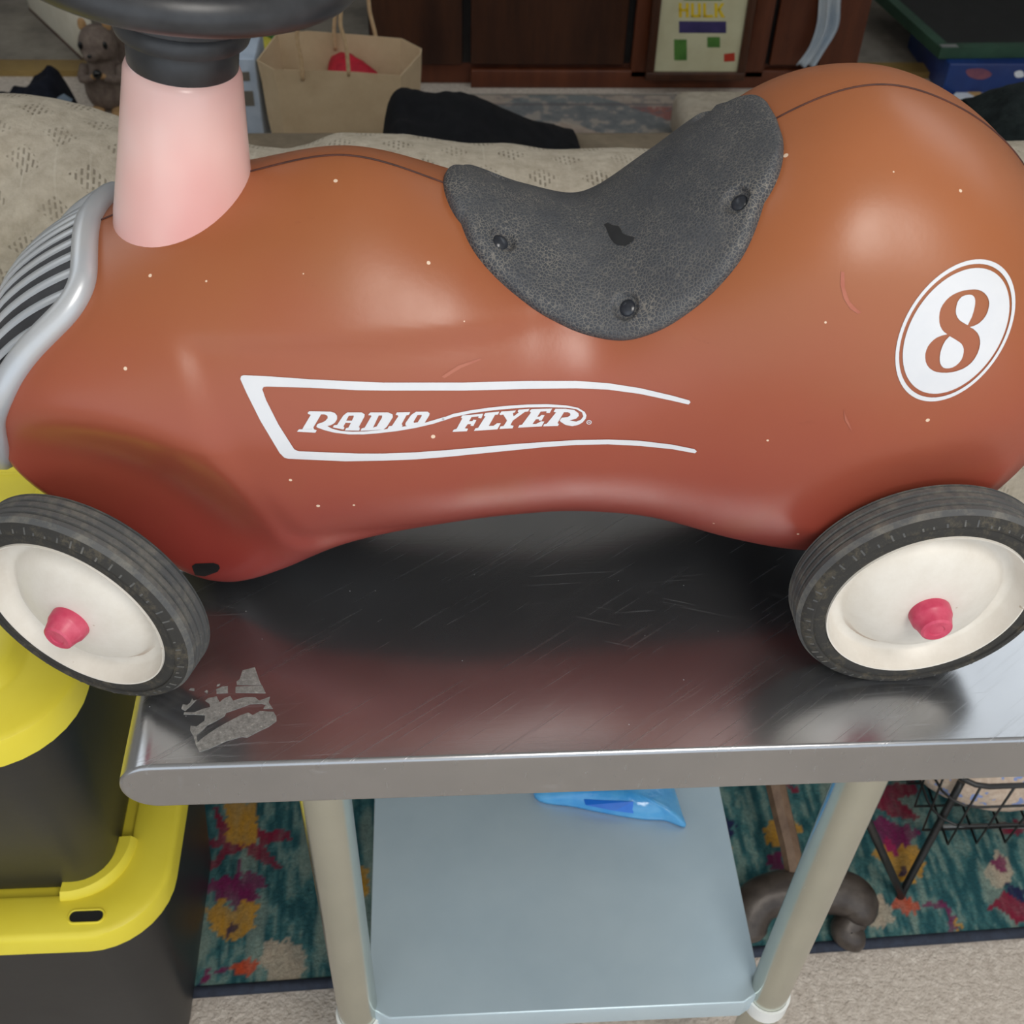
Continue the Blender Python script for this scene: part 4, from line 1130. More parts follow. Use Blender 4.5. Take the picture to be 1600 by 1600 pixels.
def wire_stand():
    ft = at(1408, 1398, 2, 0.016)
    base = np.array([0.80, 0.89, 0.011])
    t_ = thing('wire_basket', 'black wire basket on bent rod legs standing on the teal rug', 'basket', tuple(base))
    bx0, bx1, by0, by1, bz0, bz1 = float(at(1497, 1225, 2, 0.27)[0]), 1.00, float(at(1497, 1225, 2, 0.27)[1]), 1.02, 0.092, 0.262
    def leg(f_, a, b):
        P = smooth_path([np.array(a) - base, 0.5 * (np.array(a) + f_) - base, f_ - base + (np.array(a) - f_) * 0.05, f_ - base + np.array([0, 0, -0.004]), f_ - base + (np.array(b) - f_) * 0.05, 0.5 * (np.array(b) + f_) - base, np.array(b) - base], 5)
        mb = MB(); tube(mb, P, 0.0052, 10); fix_normals(mb.build('leg', M['wire'], t_, smooth=180))
    F1 = np.array(ft)
    leg(F1, at(1326, 1216, 1, 0.705), at(1502, 1222, 1, 0.775))
    leg(np.array([1.03, 0.72, 0.016]), (1.00, 0.76, 0.27), (1.00, 0.80, 0.27))
    leg(np.array([1.03, 1.04, 0.016]), (1.00, 1.00, 0.27), (0.96, 1.02, 0.27))
    leg(np.array([0.54, 1.04, 0.016]), (0.58, 1.00, 0.27), (0.62, 1.02, 0.27))
    # basket: rim, ribs and rungs, one wire each
    loc = lambda x, y, z: (x - base[0], y - base[1], z - base[2])
    def wire(pts, r=0.0017, nm='basket_wire'):
        mb = MB(); tube(mb, pts, r, 6); fix_normals(mb.build(nm, M['wire'], t_, smooth=180))
    sh = 0.02; mx, my = (bx0 + bx1) / 2, (by0 + by1) / 2
    mb = MB(); tube(mb, [loc(*p) for p in rrect(bx0, bx1, by0, by1, 0.04, bz1, 5)], 0.0035, 8, closed=True); fix_normals(mb.build('basket_rim', M['wire'], t_, smooth=180))
    for x in np.linspace(bx0 + 0.03, bx1 - 0.03, 9):
        xb = mx + (x - mx) * 0.9
        wire([loc(x, by0, bz1), loc(xb, by0 + sh, bz0), loc(xb, by1 - sh, bz0), loc(x, by1, bz1)])
    for y in np.linspace(by0 + 0.03, by1 - 0.03, 7):
        yb = my + (y - my) * 0.9
        wire([loc(bx0, y, bz1), loc(bx0 + sh, yb, bz0), loc(bx1 - sh, yb, bz0), loc(bx1, y, bz1)])
    for f_ in (0.33, 0.66):
        z = bz0 + (bz1 - bz0) * f_; i_ = sh * (1 - f_)
        mb = MB(); tube(mb, [loc(*p) for p in rrect(bx0 + i_, bx1 - i_, by0 + i_, by1 - i_, 0.04, z, 5)], 0.0017, 6, closed=True); fix_normals(mb.build('basket_wire', M['wire'], t_, smooth=180))
    # pale cross rail near the floor
    mb = MB(); tube(mb, [np.array(at(1462, 1292, 2, 0.05)) - base, np.array(at(1600, 1290, 2, 0.05)) - base, np.array((1.0, 0.85, 0.05)) - base], 0.004, 8)
    fix_normals(mb.build('cross_rail', M['wire_grey'], t_, smooth=180))
    # padded roll in the basket
    c = np.array([0.722, 0.878, 0.096])
    P = []
    for a in np.linspace(-PI / 2, PI / 2, 18):
        r = 0.120 * max(math.cos(a), 0.0) ** 0.6
        P.append([(r * 1.1 * math.cos(b), r * math.sin(b), 0.07 + 0.068 * math.sin(a)) for b in np.linspace(0, 2 * PI, 36, endpoint=False)])
    mb = MB().grid(np.array(P), closed_v=True)
    o = fix_normals(mb.build('cushion', M['flecked'], None, smooth=180)); o.location = tuple(c)
    tag(o, 'round cream cushion with blue flecks sitting in the wire basket', 'cushion')
wire_stand()

# ------------------------------------------------------------------ sofa (its back towards the table) with a throw over it
CY = 1.17
crest_px = [(-120, 150), (0, 156), (60, 164), (130, 181), (190, 197), (260, 214), (330, 228), (390, 234), (440, 236), (466, 244), (482, 224), (530, 209), (600, 213), (700, 226), (780, 234), (860, 241), (930, 243), (1000, 236), (1070, 241), (1200, 236), (1400, 230), (1600, 224), (1750, 222), (2300, 215)]
cp = np.array([at(u, v, 1, CY) for u, v in crest_px])
def crest(x): return np.interp(x, cp[:, 0], cp[:, 2])
sx0, sx1 = -1.02, 1.66
sofa = thing('sofa', 'long taupe sofa seen from behind, half hidden by the racer', 'sofa', (0.05, 1.55, 0))
sl = lambda x, y, z: (x - 0.05, y - 1.55, z)
zmin = float(cp[:, 2].min())
box('back', sl(sx0, 1.09, 0.12), sl(sx1, 1.26, zmin - 0.085), M['sofa'], sofa, 0.04, 4)
box('seat_base', sl(sx0, 1.26, 0.10), sl(sx1, 1.98, 0.30), M['sofa'], sofa, 0.03, 3)
for k in range(3):
    w_ = (sx1 - sx0 - 0.32) / 3
    box('seat_cushion', sl(sx0 + 0.16 + k * w_, 1.27, 0.302), sl(sx0 + 0.16 + (k + 1) * w_ - 0.006, 2.0, 0.45), M['sofa'], sofa, 0.035, 4)
for xa in (sx0, sx1 - 0.155):
    box('arm', sl(xa, 1.10, 0.10), sl(xa + 0.155, 1.98, 0.60), M['sofa'], sofa, 0.05, 4)
for xa in (sx0 + 0.05, sx1 - 0.10):
    for ya in (1.14, 1.90):
        box('foot', sl(xa, ya, 0.0), sl(xa + 0.05, ya + 0.05, 0.105), M['dark_wood'], sofa, 0.006)
def throw():
    xs = np.linspace(sx0 + 0.02, sx1 - 0.02, 430)
    prof = []                  # (y offset from crest, drop below the crest, arclength)
    pts = [(-0.105, 0.52), (-0.108, 0.40), (-0.108, 0.28), (-0.106, 0.20), (-0.102, 0.13), (-0.094, 0.075), (-0.075, 0.035), (-0.045, 0.010), (-0.012, 0.0), (0.03, 0.003), (0.07, 0.018), (0.10, 0.05), (0.110, 0.10), (0.112, 0.20), (0.112, 0.26)]
    pr_ = smooth_path([(a, b, 0) for a, b in pts], 8)[:, :2]
    arc_ = np.concatenate([[0], np.cumsum(np.linalg.norm(np.diff(pr_, axis=0), axis=1))])
    X = np.repeat(xs[:, None], len(pr_), 1); A_ = np.repeat(arc_[None], len(xs), 0)
    Yo = np.repeat(pr_[None, :, 0], len(xs), 0); Dp = np.repeat(pr_[None, :, 1], len(xs), 0)
    zc = crest(xs)
    k = np.ones(9) / 9; zc[4:-4] = np.convolve(zc, k, 'valid')
    Z = zc[:, None] - Dp; Y = CY + Yo
    wr = (fbm(X * 7, A_ * 5, 2) - 0.5) * 0.034 + (fbm(X * 22 + A_ * 9, A_ * 8, 6) - 0.5) * 0.014
    # one long slanting fold at the left end, and gathered pleats over the rest of the back
    fold = (X + 0.42) * 0.75 - (A_ - 0.52) * 0.62
    wr += -0.022 * np.exp(-(fold / 0.018) ** 2) * (X < -0.2) + 0.012 * np.exp(-((fold - 0.03) / 0.02) ** 2) * (X < -0.2)
    pl = np.sin(X * 62 + 4 * fbm(X * 5, A_ * 3, 11)) * 0.0035 * sstep(-0.20, -0.12, X)
    nrm = np.stack([np.gradient(-pr_[:, 1]), -np.gradient(pr_[:, 0])], 1); nrm /= np.linalg.norm(nrm, axis=1)[:, None]
    nrm = -nrm
    fade = sstep(0, 0.08, A_)
    tot = (wr + pl) * fade + 0.012
    G = np.stack([X - 0.05, Y + tot * nrm[None, :, 0] - CY, Z - 0.021 + np.abs(tot) * nrm[None, :, 1] * 0.2], 2)
    t_ = thing('sofa_throw', 'taupe quilted throw with dashed diamond pattern draped over the sofa back', 'blanket', (0.05, CY, 0))
    mb = MB().grid(G)
    o = mb.build('throw_cloth', M['throw'], t_, smooth=180)
    uv = o.data.uv_layers.new(name='UVMap')
    U = np.stack([X.ravel() + 5, A_.ravel()], 1)
    li = np.zeros(len(o.data.loops), np.int32); o.data.loops.foreach_get('vertex_index', li)
    uv.data.foreach_set('uv', U[li].astype(np.float32).ravel())
    md = o.modifiers.new('thickness', 'SOLIDIFY'); md.thickness = 0.006; md.offset = 0
throw()

def heap(name, label, cat, mat, px_top, ylo, yhi, zbase, parent_z, seed, rough=0.02, lining=None):
    """soft pile of cloth: a ridge whose crest follows the given outline, falling to zbase at ylo and yhi"""
    ym = 0.5 * (ylo + yhi)
    C_ = np.array([at(u, v, 1, ym) for u, v in px_top])
    cx = C_[:, 0].mean()
    t_ = thing(name, label, cat, (cx, ym, zbase))
    xs = np.linspace(C_[0, 0], C_[-1, 0], 60); s = np.linspace(-1, 1, 30)
    X, S = np.meshgrid(xs, s, indexing='ij')
    zt = np.interp(xs, C_[:, 0], C_[:, 2]) - zbase - {'black_jacket': 0.030, 'knit_scarf': 0.020}.get(name, 0.0)
    zt[1:-1] = 0.25 * zt[:-2] + 0.5 * zt[1:-1] + 0.25 * zt[2:]
    H = np.clip(zt, 0.004, None)[:, None] * np.clip(1 - np.abs(S) ** 2.6, 0, 1)
    H = H + (fbm(X * 22, S * 3, seed) - 0.5) * rough * 2 * (1 - np.abs(S)) + 0.003
    Y = S * (yhi - ylo) / 2
    G = np.stack([X - cx, Y, np.maximum(H, 0.002)], 2)
    B_ = G.copy(); B_[..., 2] = 0.0
    mb = MB().grid(G); k = len(mb.v); mb.grid(B_, flip=True)
    n1, n2 = G.shape[:2]
    ringi = [(i, 0) for i in range(n1)] + [(n1 - 1, j) for j in range(1, n2)] + [(i, n2 - 1) for i in range(n1 - 2, -1, -1)] + [(0, j) for j in range(n2 - 2, 0, -1)]
    for q in range(len(ringi)):
        i, j = ringi[q]; a, b = ringi[(q + 1) % len(ringi)]
        mb.f.append((i * n2 + j, a * n2 + b, k + a * n2 + b, k + i * n2 + j))
    fix_normals(mb.build('cloth', mat, t_, smooth=80))
    return t_, cx, ym
heap('black_jacket', 'plain black jacket heaped on the sofa seat beside the paper bag', 'jacket', M['black_cloth'],
     [(594, 235), (596, 205), (606, 165), (622, 141), (650, 149), (700, 152), (748, 158), (765, 168), (800, 190), (840, 212), (880, 226), (918, 246)], 1.46, 1.98, 0.452, 0.45, 31, 0.02)
heap('knit_scarf', 'black ribbed knit lying on the sofa behind the rear of the racer', 'clothing', M['knit'],
     [(1512, 238), (1520, 176), (1535, 158), (1560, 145), (1590, 134), (1640, 122), (1720, 130), (1760, 240)], 1.35, 1.75, 0.452, 0.45, 37, 0.02)
d_, dcx, dcy = heap('navy_cap', 'dark navy cloth cap with pale lining on the carpet behind the sofa', 'cap', M['navy_cloth'],
     [(-70, 196), (-40, 160), (0, 150), (38, 144), (52, 128), (70, 117), (84, 122), (94, 145), (104, 165), (110, 185)], 2.50, 2.80, 0.0, 0.0, 41, 0.03)
lp = np.array([at(u, v, 1, 2.52) for u, v in ((84, 160), (94, 154), (108, 163), (104, 174), (88, 176))]) - np.array([dcx, dcy, 0])
mb = MB(); nlp = len(lp); mb.add(list(lp) + [p + np.array([0.004, 0.02, 0.002]) for p in lp], [tuple(range(nlp)), tuple(range(nlp, 2 * nlp))[::-1]] + [(i, (i + 1) % nlp, nlp + (i + 1) % nlp, nlp + i) for i in range(nlp)])
fix_normals(mb.build('lining', M['denim'], d_, smooth=0))

# ------------------------------------------------------------------ paper bag behind the sofa
def paper_bag():
    zr = 0.39
    rim_px = [(401, 94), (427, 109), (500, 110), (560, 113), (626, 119), (658, 83), (659, 76), (628, 60), (560, 54), (480, 48), (432, 52)]
    W = np.array([at(u, v, 2, zr) for u, v in rim_px]); c = W.mean(0)
    W[:, 2] = zr
    t_ = thing('paper_bag', 'brown kraft paper shopping bag with twisted paper handles', 'bag', (c[0], c[1], 0))
    P = W - np.array([c[0], c[1], 0])
    b_ = P.copy(); b_[:, :2] *= np.array([0.80, 0.80]); b_[:, 2] = 0.0
    G = [b_ * f_ + P * (1 - f_) for f_ in (1.0, 0.75, 0.5, 0.3, 0.12, 0.0)]
    for g in G[1:-1]: g[:, :2] += (fbm(g[:, :1] * 9, g[:, 2:] * 9, 3) - 0.5) * 0.014
    inner = [P * np.array([0.985, 0.985, 1]), (b_ * 0.5 + P * 0.5) * np.array([0.97, 0.97, 1]), b_ * np.array([0.97, 0.97, 1]) + np.array([0, 0, 0.004])]
    mb = MB().grid(np.array(G + inner), closed_v=True); n = len(P); m = len(G) + 3
    mb.f.append(tuple(range(n))); mb.f.append(tuple((m - 1) * n + i for i in range(n)))
    fix_normals(mb.build('bag_body', M['kraft'], t_, smooth=25))
    off = np.array([c[0], c[1], 0])
    def handle(px, y):
        pts = smooth_path([np.array(at(u, v, 1, y)) - off for u, v in px], 6)
        mb = MB(); tube(mb, pts, 0.0042, 8); fix_normals(mb.build('handle', M['twine'], t_, smooth=180))
    yf = float(at(500, 110, 2, zr)[1]); yb = float(at(500, 50, 2, zr)[1])
    handle([(473, 125), (470, 90), (464, 58), (470, 20), (500, -10), (530, 5), (532, 40), (541, 72), (545, 118)], yf - 0.004)
    handle([(524, 78), (522, 45), (528, 5), (550, -30), (572, -15), (578, 20), (586, 52), (589, 72)], yb - 0.012)
    q = np.array([at(u, v, 2, zr - 0.05) for u, v in ((515, 93), (528, 88), (560, 98), (588, 112), (580, 122), (520, 118))])
    cc = q.mean(0)
    r_ = []
    for f_, z_ in ((1.15, -0.06), (1.1, -0.02), (1.0, 0.0), (0.7, 0.014), (0.35, 0.022), (0.02, 0.024)):
        g = smooth_path((q - cc) * np.array([f_, f_, 0]), 4, True); g[:, 2] = z_ + 0.012 * (fbm(g[:, 0] * 50, g[:, 1] * 50, 8) - 0.5); r_.append(g)
    mb = MB().grid(np.array(r_), closed_v=True); mb.f.append(tuple(range(len(r_[0]))))
    o = fix_normals(mb.build('red_garment', M['red_cloth'], None, smooth=180)); o.location = tuple(cc)
    tag(o, 'crumpled crimson cloth inside the brown paper bag', 'clothing')
paper_bag()

def print_box():
    y = 2.42
    a, b = at(361, 92, 1, y), at(398, 92, 1, y)
    x0, x1, z1 = a[0], b[0], a[2]
    t_ = thing('carton', 'pale blue and grey printed carton beside the paper bag', 'box', ((x0 + x1) / 2, y + 0.08, 0))
    hx = (x1 - x0) / 2
    box('carton_body', (-hx, -0.08, 0.0), (hx, 0.08, z1), M['pale_blue'], t_, 0.003)
    for v0, v1, mt, u0, u1 in ((112, 126, 'grey_print', 361, 391), (142, 165, 'grey_print', 361, 398), (168, 216, 'mid_blue', 370, 388)):
        p, q = at(u0, v0, 1, y), at(u1, v1, 1, y)
        MB().box((max(p[0] - (x0 + x1) / 2, -hx), -0.0815, q[2]), (min(q[0] - (x0 + x1) / 2, hx), -0.0795, p[2])).build('print_band', M[mt], t_, smooth=0)
    c = at(410, 78, 1, 2.74)
    P = []
    for a_ in np.linspace(-PI / 2, PI / 2, 12):
        P.append([(0.075 * math.cos(a_) * math.cos(b_), 0.05 * math.cos(a_) * math.sin(b_), 0.055 * math.sin(a_)) for b_ in np.linspace(0, 2 * PI, 20, endpoint=False)])
    tt_ = thing('soft_toy', 'lime yellow soft toy with a green tuft behind the steering wheel', 'toy', (c[0], c[1], 0))
    mb = MB().grid(np.array(P) * np.array([1.0, 1.0, c[2] / 0.055 * 0.5 + 0.5]) + np.array([0, 0, c[2] * 0.55]), closed_v=True)
    fix_normals(mb.build('toy_body', M['lime'], tt_, smooth=180))
    for k in range(5):
        a_ = -0.8 + k * 0.4
        pts = [(0.02 * math.sin(a_), 0, c[2]), (0.06 * math.sin(a_), 0.0, c[2] + 0.05), (0.12 * math.sin(a_), 0.0, c[2] + 0.085)]
        mb = MB(); tube(mb, smooth_path(pts, 5), np.linspace(0.012, 0.002, 11), 8); fix_normals(mb.build('tuft_leaf', M['leaf'], tt_, smooth=180))
print_box()

def ellipsoid(mb, c, r, n=14, m=20):
    P = [[(c[0] + r[0] * math.cos(a) * math.cos(b), c[1] + r[1] * math.cos(a) * math.sin(b), c[2] + r[2] * math.sin(a)) for b in np.linspace(0, 2 * PI, m, endpoint=False)] for a in np.linspace(-PI / 2, PI / 2, n)]
    return mb.grid(np.array(P), closed_v=True)
def squirrel():
    b = at(176, 166, 2, 0.0)
    t_ = thing('squirrel_figure', 'small grey-brown squirrel figure standing on the carpet', 'figurine', (b[0], b[1], 0))
    bm_ = MB(); P = []
    prof = [(0.0, 0.004), (0.040, 0.006), (0.056, 0.03), (0.058, 0.06), (0.050, 0.095), (0.040, 0.118), (0.036, 0.13), (0.044, 0.15), (0.047, 0.172), (0.040, 0.196), (0.024, 0.213), (0.0, 0.219)]
    pr2 = smooth_path([(r_, z_, 0) for r_, z_ in prof], 4)
    G = [[(max(r_, 0) * math.cos(a), max(r_, 0) * 0.9 * math.sin(a) - (0.012 if z_ > 0.13 else 0.0) * min(1, (z_ - 0.13) / 0.02 if z_ > 0.13 else 0), z_) for a in np.linspace(0, 2 * PI, 26, endpoint=False)] for r_, z_, _ in pr2]
    fix_normals(MB().grid(np.array(G), closed_v=True).build('body', M['squirrel'], t_, smooth=180))
    fix_normals(ellipsoid(MB(), (-0.012, -0.050, 0.158), (0.020, 0.022, 0.016)).build('muzzle', M['squirrel'], t_, smooth=180))
    for sx in (-1, 1):
        fix_normals(ellipsoid(MB(), (sx * 0.030, -0.004, 0.216), (0.011, 0.007, 0.017)).build('ear', M['tan'], t_, smooth=180))
        fix_normals(ellipsoid(MB(), (sx * 0.030 - 0.004, -0.044, 0.180), (0.0065, 0.005, 0.0105)).build('eye', M['eye'], t_, smooth=180))
        fix_normals(ellipsoid(MB(), (sx * 0.028, -0.048, 0.010), (0.020, 0.026, 0.010)).build('paw', M['tan'], t_, smooth=180))
        mb = MB(); tube(mb, smooth_path([(sx * 0.044, -0.012, 0.112), (sx * 0.046, -0.048, 0.096), (sx * 0.012, -0.066, 0.108)], 5), np.linspace(0.014, 0.009, 11), 10); fix_normals(mb.build('arm', M['squirrel'], t_, smooth=180))
        fix_normals(ellipsoid(MB(), (sx * 0.010, -0.068, 0.112), (0.010, 0.008, 0.007)).build('hand', M['tan'], t_, smooth=180))
    fix_normals(ellipsoid(MB(), (-0.010, -0.071, 0.164), (0.006, 0.004, 0.005)).build('nose', M['eye'], t_, smooth=180))
    fix_normals(ellipsoid(MB(), (0.0, -0.074, 0.120), (0.012, 0.010, 0.012)).build('acorn', M['eye'], t_, smooth=180))
    mb = MB(); tube(mb, smooth_path([(0.0, 0.045, 0.02), (0.02, 0.085, 0.05), (0.03, 0.095, 0.12), (0.03, 0.075, 0.18), (0.03, 0.10, 0.21)], 6), [0.014 + 0.020 * math.sin(PI * k / 24) for k in range(25)], 12); fix_normals(mb.build('tail', M['squirrel'], t_, smooth=180))
squirrel()

def board():
    a, b = at(52, 14, 2, 0.0), at(153, 109, 2, 0.0)
    c = 0.5 * (a + b); d = b - a; L = np.linalg.norm(d[:2]); ang = math.atan2(d[1], d[0])
    t_ = thing('white_board', 'cream white board standing on edge behind the squirrel figure', 'board', (c[0], c[1], 0), ang)
    box('panel', (-L / 2, -0.012, 0.006), (L / 2, 0.012, 0.24), M['white_board'], t_, 0.003)
    box('edge_strip', (-L / 2, -0.0135, 0.0), (L / 2, 0.0135, 0.0075), M['dark_wood'], t_, 0.001)
board()

# ------------------------------------------------------------------ wooden cabinet along the back
def cabinet():
    y0 = 3.11
    xl, xr = at(575, 40, 1, y0)[0], at(1352, 60, 1, y0)[0]
    t_ = thing('wooden_cabinet', 'low dark brown wooden cabinet with doors behind the faded rug', 'cabinet', ((xl + xr) / 2, y0 + 0.02, 0))
    cx = (xl + xr) / 2; H = 0.82
    lx = lambda u, v=60: at(u, v, 1, y0)[0] - cx
    w = (xr - xl) / 2
    box('carcass', (-w, 0.0, 0.06), (w, 0.05, H), M['black'], t_, 0.002)
    box('plinth', (-w, 0.005, 0.0), (w, 0.05, 0.062), M['red_wood'], t_, 0.003)
    def panel(u0, u1, mt, z0=0.064, d=0.02, nm='door'):
        return box(nm, (lx(u0), -d, z0), (lx(u1), -0.0005, H - 0.01), M[mt], t_, 0.003)
    panel(578, 722, 'dark_wood'); panel(736, 978, 'dark_wood'); panel(990, 1018, 'red_wood', 0.03, 0.024, 'stile')
    panel(1020, 1170, 'red_wood'); panel(1172, 1202, 'red_wood', 0.03, 0.024, 'stile'); panel(1210, 1284, 'red_wood'); panel(1288, 1349, 'red_wood')
    box('bottom_rail', (lx(736), -0.024, 0.0), (lx(1349), -0.001, 0.05), M['red_wood'], t_, 0.003)
    box('top', (-w - 0.01, -0.03, H), (w + 0.01, 0.05, H + 0.03), M['dark_wood'], t_, 0.004)
    box('cabinet_side', (w - 0.02, -0.002, 0.0), (w, 0.055, H), M['red_wood'], t_, 0.002)
cabinet()

def framed_print():
    y = 3.058
    bl, br, tl_ = at(1022, 112, 1, y), at(1152, 112, 1, y), at(1030, -80, 1, y)
    w = (br[0] - bl[0]) / 2; cx = (bl[0] + br[0]) / 2; z0 = 0.030; H = 0.385
    t_ = thing('framed_print', 'framed comic print with yellow lettering leaning on the cabinet', 'picture', (cx, y, 0.0))
    t_.rotation_euler = (math.radians(-3.0), 0, 0)
    zz = lambda v: at(1090, v, 1, y)[2]
    zb = zz(113)
    fw = 0.022
    for nm, lo, hi in (('frame_rail', (-w - fw, -0.008, zb - fw), (w + fw, 0.010, zb)), ('frame_rail', (-w - fw, -0.008, zb + H), (w + fw, 0.010, zb + H + fw)),
                       ('frame_rail', (-w - fw, -0.008, zb), (-w, 0.010, zb + H)), ('frame_rail', (w, -0.008, zb), (w + fw, 0.010, zb + H))):
        box(nm, lo, hi, M['dark_wood'], t_, 0.003)
    MB().box((-w, 0.002, zb), (w, 0.008, zb + H)).build('paper_ground', M['print_ground'], t_, smooth=0)
    px = lambda u, v: (at(u, v, 1, y)[0] - cx, zz(v))
    def poly(nm, pts, mt, d=0.0005):
        P = [px(u, v) for u, v in pts]
        mesh_obj(nm, [(a, 0.002 - d, b) for a, b in P], [tuple(range(len(P)))], M[mt], t_, 0)
    # plain colour shapes stand in for the picture
    poly('print_shape', [(1062, 36), (1136, 36), (1136, 54), (1062, 54)], 'print_purple')
    poly('print_shape', [(1054, 64), (1074, 64), (1074, 96), (1054, 96)], 'print_green')
    poly('print_shape', [(1106, 60), (1126, 60), (1126, 76), (1106, 76)], 'print_green')
    poly('print_shape', [(1132, 86), (1149, 84), (1149, 97), (1132, 98)], 'print_red')
    poly('print_shape', [(1070, -6), (1130, -6), (1130, 4), (1070, 4)], 'print_green')
    # HULK in plain block capitals
    def letter(ch, u0):
        W_, v0, v1, s_ = 15.5, 8, 30, 4.6
        R_ = []
        if ch == 'H': R_ = [[(0, v0), (s_, v0), (s_, v1), (0, v1)], [(W_ - s_, v0), (W_, v0), (W_, v1), (W_ - s_, v1)], [(0, 17), (W_, 17), (W_, 21), (0, 21)]]
        if ch == 'U': R_ = [[(0, v0), (s_, v0), (s_, v1), (0, v1)], [(W_ - s_, v0), (W_, v0), (W_, v1), (W_ - s_, v1)], [(0, 26), (W_, 26), (W_, v1), (0, v1)]]
        if ch == 'L': R_ = [[(0, v0), (s_, v0), (s_, v1), (0, v1)], [(0, 26), (W_, 26), (W_, v1), (0, v1)]]
        if ch == 'K': R_ = [[(0, v0), (s_, v0), (s_, v1), (0, v1)], [(s_, 17), (W_ - 5, v0), (W_, v0), (s_ + 2, 22)], [(s_, 18), (s_ + 4, 16), (W_ + 1, v1), (W_ - 5, v1)]]
        for q in R_: poly('print_letter', [(u0 + a, b) for a, b in q], 'print_yellow', 0.0009)
    for ch, u0 in zip('HULK', (1062, 1081, 1100, 1118)): letter(ch, u0)
framed_print()

def drape():
    y = 3.075
    L = [(1286, -60), (1282, 0), (1278, 40), (1266, 75), (1246, 103)]; Rr = [(1322, -60), (1316, 0), (1312, 45), (1290, 80), (1276, 104)]
    A_ = smooth_path([at(u, v, 1, y) for u, v in L], 6); B_ = smooth_path([at(u, v, 1, y - 0.01) for u, v in Rr], 6)
    c = 0.5 * (A_[-1] + B_[-1])
    t_ = thing('hanging_cloth', 'pale blue and white cloth hanging down the cabinet door', 'cloth', (c[0], c[1], c[2]))
    s = np.linspace(0, 1, 12)
    G = A_[:, None] * (1 - s)[None, :, None] + B_[:, None] * s[None, :, None] - c
    G[..., 1] += 0.012 * np.sin(s * 14)[None, :]
    mb = MB().grid(G); o = mb.build('cloth', M['drape'], t_, smooth=180)
    md = o.modifiers.new('thickness', 'SOLIDIFY'); md.thickness = 0.004
drape()

# ------------------------------------------------------------------ faded rug in front of the cabinet
def faded_rug():
    nx, ny = 330, 200
    p00, p10 = at(640, 143, 2, 0.0), at(1108, 137, 2, 0.0)
    x0, x1, y0, y1 = -0.16, p10[0], 2.10, 3.055
    X, Y = np.meshgrid(np.linspace(x0, x1, nx), np.linspace(y0, y1, ny), indexing='ij')
    c = lambda *k: np.array(srgb(*k))
    col = np.zeros((nx, ny, 3)); col[:] = c(176, 162, 150)
    def blend(m_, cc): col[:] = col * (1 - m_[..., None]) + cc * m_[..., None]
    n1 = fbm(X * 40, Y * 40, 3); n2 = fbm(X * 16, Y * 16, 8)
    ex = np.minimum(X - x0, x1 - X); ey = np.minimum(Y - y0, y1 - Y); e = np.minimum(ex, ey)
    blend((e > 0.07) * 0.9, c(150, 96, 92))
    cxr, cyr = (at(880, 185, 2, 0)[0]), 0.5 * (y0 + y1) + 0.12
    hx = np.abs(X - cxr) / 0.46; hy = np.abs(Y - cyr) / 0.34
    med = hx + hy + 0.10 * (n2 - 0.5)
    blend((med < 1.25) * 0.9, c(126, 134, 136)); blend((med < 0.62) * 0.9, c(176, 158, 144)); blend((med < 0.22) * 0.9, c(150, 86, 84))
    blend(sstep(0.56, 0.66, n1) * 0.6, c(186, 174, 162)); blend(sstep(0.42, 0.34, n1) * 0.5, c(104, 110, 116))
    blend(((e > 0.05) & (e < 0.066)) * 0.6, c(110, 100, 104))
    o_ = np.array([(x0 + x1) / 2, (y0 + y1) / 2])
    G = np.stack([X - o_[0], Y - o_[1], 0.006 + 0 * X], 2)
    t_ = thing('faded_rug', 'faded oriental rug in red and blue before the cabinet', 'rug', (o_[0], o_[1], 0))
    mb = MB().grid(G); o = mb.build('rug_pile', M['far_rug'], t_, smooth=180); color_attr(o, col.reshape(-1, 3))
    mb = MB(); tube(mb, rrect(x0 - o_[0], x1 - o_[0], y0 - o_[1], y1 - o_[1], 0.01, 0.004, 4), 0.004, 6, closed=True); fix_normals(mb.build('rug_border', M['grey_print'], t_, smooth=180))
faded_rug()
# beige ottoman corner beside the rug
o1 = at(1100, 214, 2, 0.12)
ot = thing('ottoman', 'low beige fabric ottoman at the corner of the faded rug', 'ottoman', (o1[0] + 0.10, o1[1] + 0.10, 0))
box('ottoman_body', (-0.14, -0.14, 0.02), (0.16, 0.14, 0.13), M['throw'], ot, 0.03, 4)
for sx in (-0.11, 0.11):
    for sy in (-0.11, 0.11):
        box('foot', (sx - 0.012, sy - 0.012, 0), (sx + 0.012, sy + 0.012, 0.022), M['dark_wood'], ot, 0.002)

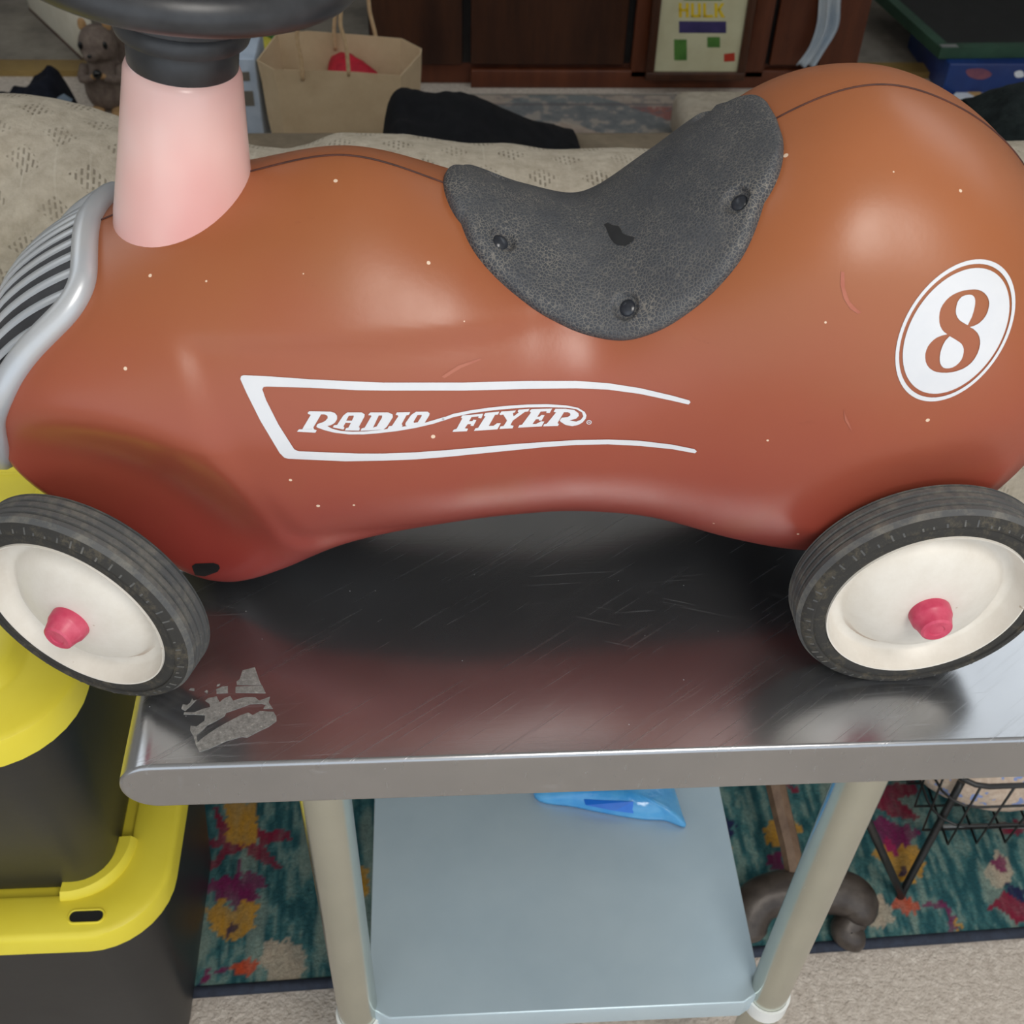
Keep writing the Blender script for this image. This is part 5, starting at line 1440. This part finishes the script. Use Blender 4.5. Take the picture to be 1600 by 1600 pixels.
# ------------------------------------------------------------------ right-hand corner: blue game box under a green-edged black board, papers
def corner_stuff():
    y = 3.06
    zt = at(1540, 100, 1, y)[2]
    x0, x1 = at(1482, 108, 1, y)[0], at(1482, 108, 1, y)[0] + 0.62
    t_ = thing('game_box', 'blue printed game box under the green-edged black board', 'box', ((x0 + x1) / 2, y + 0.16, 0))
    hx = (x1 - x0) / 2
    box('box_body', (-hx, -0.16, 0.0), (hx, 0.16, zt), M['game_blue'], t_, 0.004)
    cx = (x0 + x1) / 2
    for pts, mt in (([(1510, 109), (1535, 107), (1550, 116), (1535, 124), (1515, 120)], 'game_red'), ([(1585, 113), (1596, 110), (1600, 119), (1588, 121)], 'paper')):
        P = smooth2([(at(u, v, 1, y)[0] - cx, at(u, v, 1, y)[2]) for u, v in pts], 3)
        mesh_obj('box_print', [(a, -0.1608, b) for a, b in P], [tuple(range(len(P)))], M[mt], t_, 0)
    # board on top
    zb = zt + 0.002
    a, b_, c_ = at(1466, 92, 2, zb), at(1640, 90, 2, zb), at(1366, 0, 2, zb)
    ang = math.atan2(b_[1] - a[1], b_[0] - a[0])
    d_ = thing('black_board', 'large black board with a dark green raised edge lying flat', 'board', (a[0], a[1], zb))
    e1 = (b_ - a)[:2] / np.linalg.norm((b_ - a)[:2]); e2 = (c_ - a)[:2]; L2 = np.linalg.norm(e2) * 1.35; e2 = e2 / np.linalg.norm(e2)
    def Q(s, t, z): return (e1[0] * s + e2[0] * t, e1[1] * s + e2[1] * t, z)
    S, Tt = 1.1, L2
    def prism(nm, s0, s1, t0, t1, z0, z1, mt):
        v = [Q(s0, t0, z0), Q(s1, t0, z0), Q(s1, t1, z0), Q(s0, t1, z0), Q(s0, t0, z1), Q(s1, t0, z1), Q(s1, t1, z1), Q(s0, t1, z1)]
        o = mesh_obj(nm, v, [(0, 3, 2, 1), (4, 5, 6, 7), (0, 1, 5, 4), (1, 2, 6, 5), (2, 3, 7, 6), (3, 0, 4, 7)], M[mt], d_, 0); fix_normals(o)
    prism('panel', 0.03, S, 0.03, Tt - 0.03, 0.0, 0.020, 'black_mat')
    prism('edge_strip', 0.0, S, 0.0, 0.032, 0.0, 0.030, 'green_edge'); prism('edge_strip', 0.0, 0.032, 0.032, Tt, 0.0, 0.030, 'green_edge'); prism('edge_strip', 0.032, S, Tt - 0.032, Tt, 0.0, 0.030, 'green_edge')
    prism('corner_plate', 0.004, 0.05, 0.004, 0.02, 0.030, 0.032, 'wire_grey')
    # stack of papers on the sofa-side carpet
    P = np.array([at(u, v, 2, 0.012) for u, v in ((1470, 168), (1496, 142), (1535, 146), (1556, 152), (1520, 182))]); c = P.mean(0)
    t2 = thing('paper_sheets', 'white paper sheets with a tan card on the carpet by the game box', 'paper', (c[0], c[1], 0))
    def sheet(nm, P_, z0, z1, mt):
        n = len(P_); v = [(p[0] - c[0], p[1] - c[1], z0) for p in P_] + [(p[0] - c[0], p[1] - c[1], z1) for p in P_]
        fix_normals(mesh_obj(nm, v, [tuple(range(n))[::-1], tuple(range(n, 2 * n))] + [(i, (i + 1) % n, n + (i + 1) % n, n + i) for i in range(n)], M[mt], t2, 0))
    sheet('sheet', P, 0.0, 0.012, 'paper')
    sheet('tan_card', [at(u, v, 2, 0.014) for u, v in ((1508, 141), (1524, 140), (1544, 150), (1530, 154))], 0.0125, 0.014, 'orange')
    sheet('sheet', [at(u, v, 2, 0.012) for u, v in ((1528, 144), (1550, 141), (1556, 146), (1540, 150))], 0.0, 0.011, 'paper')
corner_stuff()
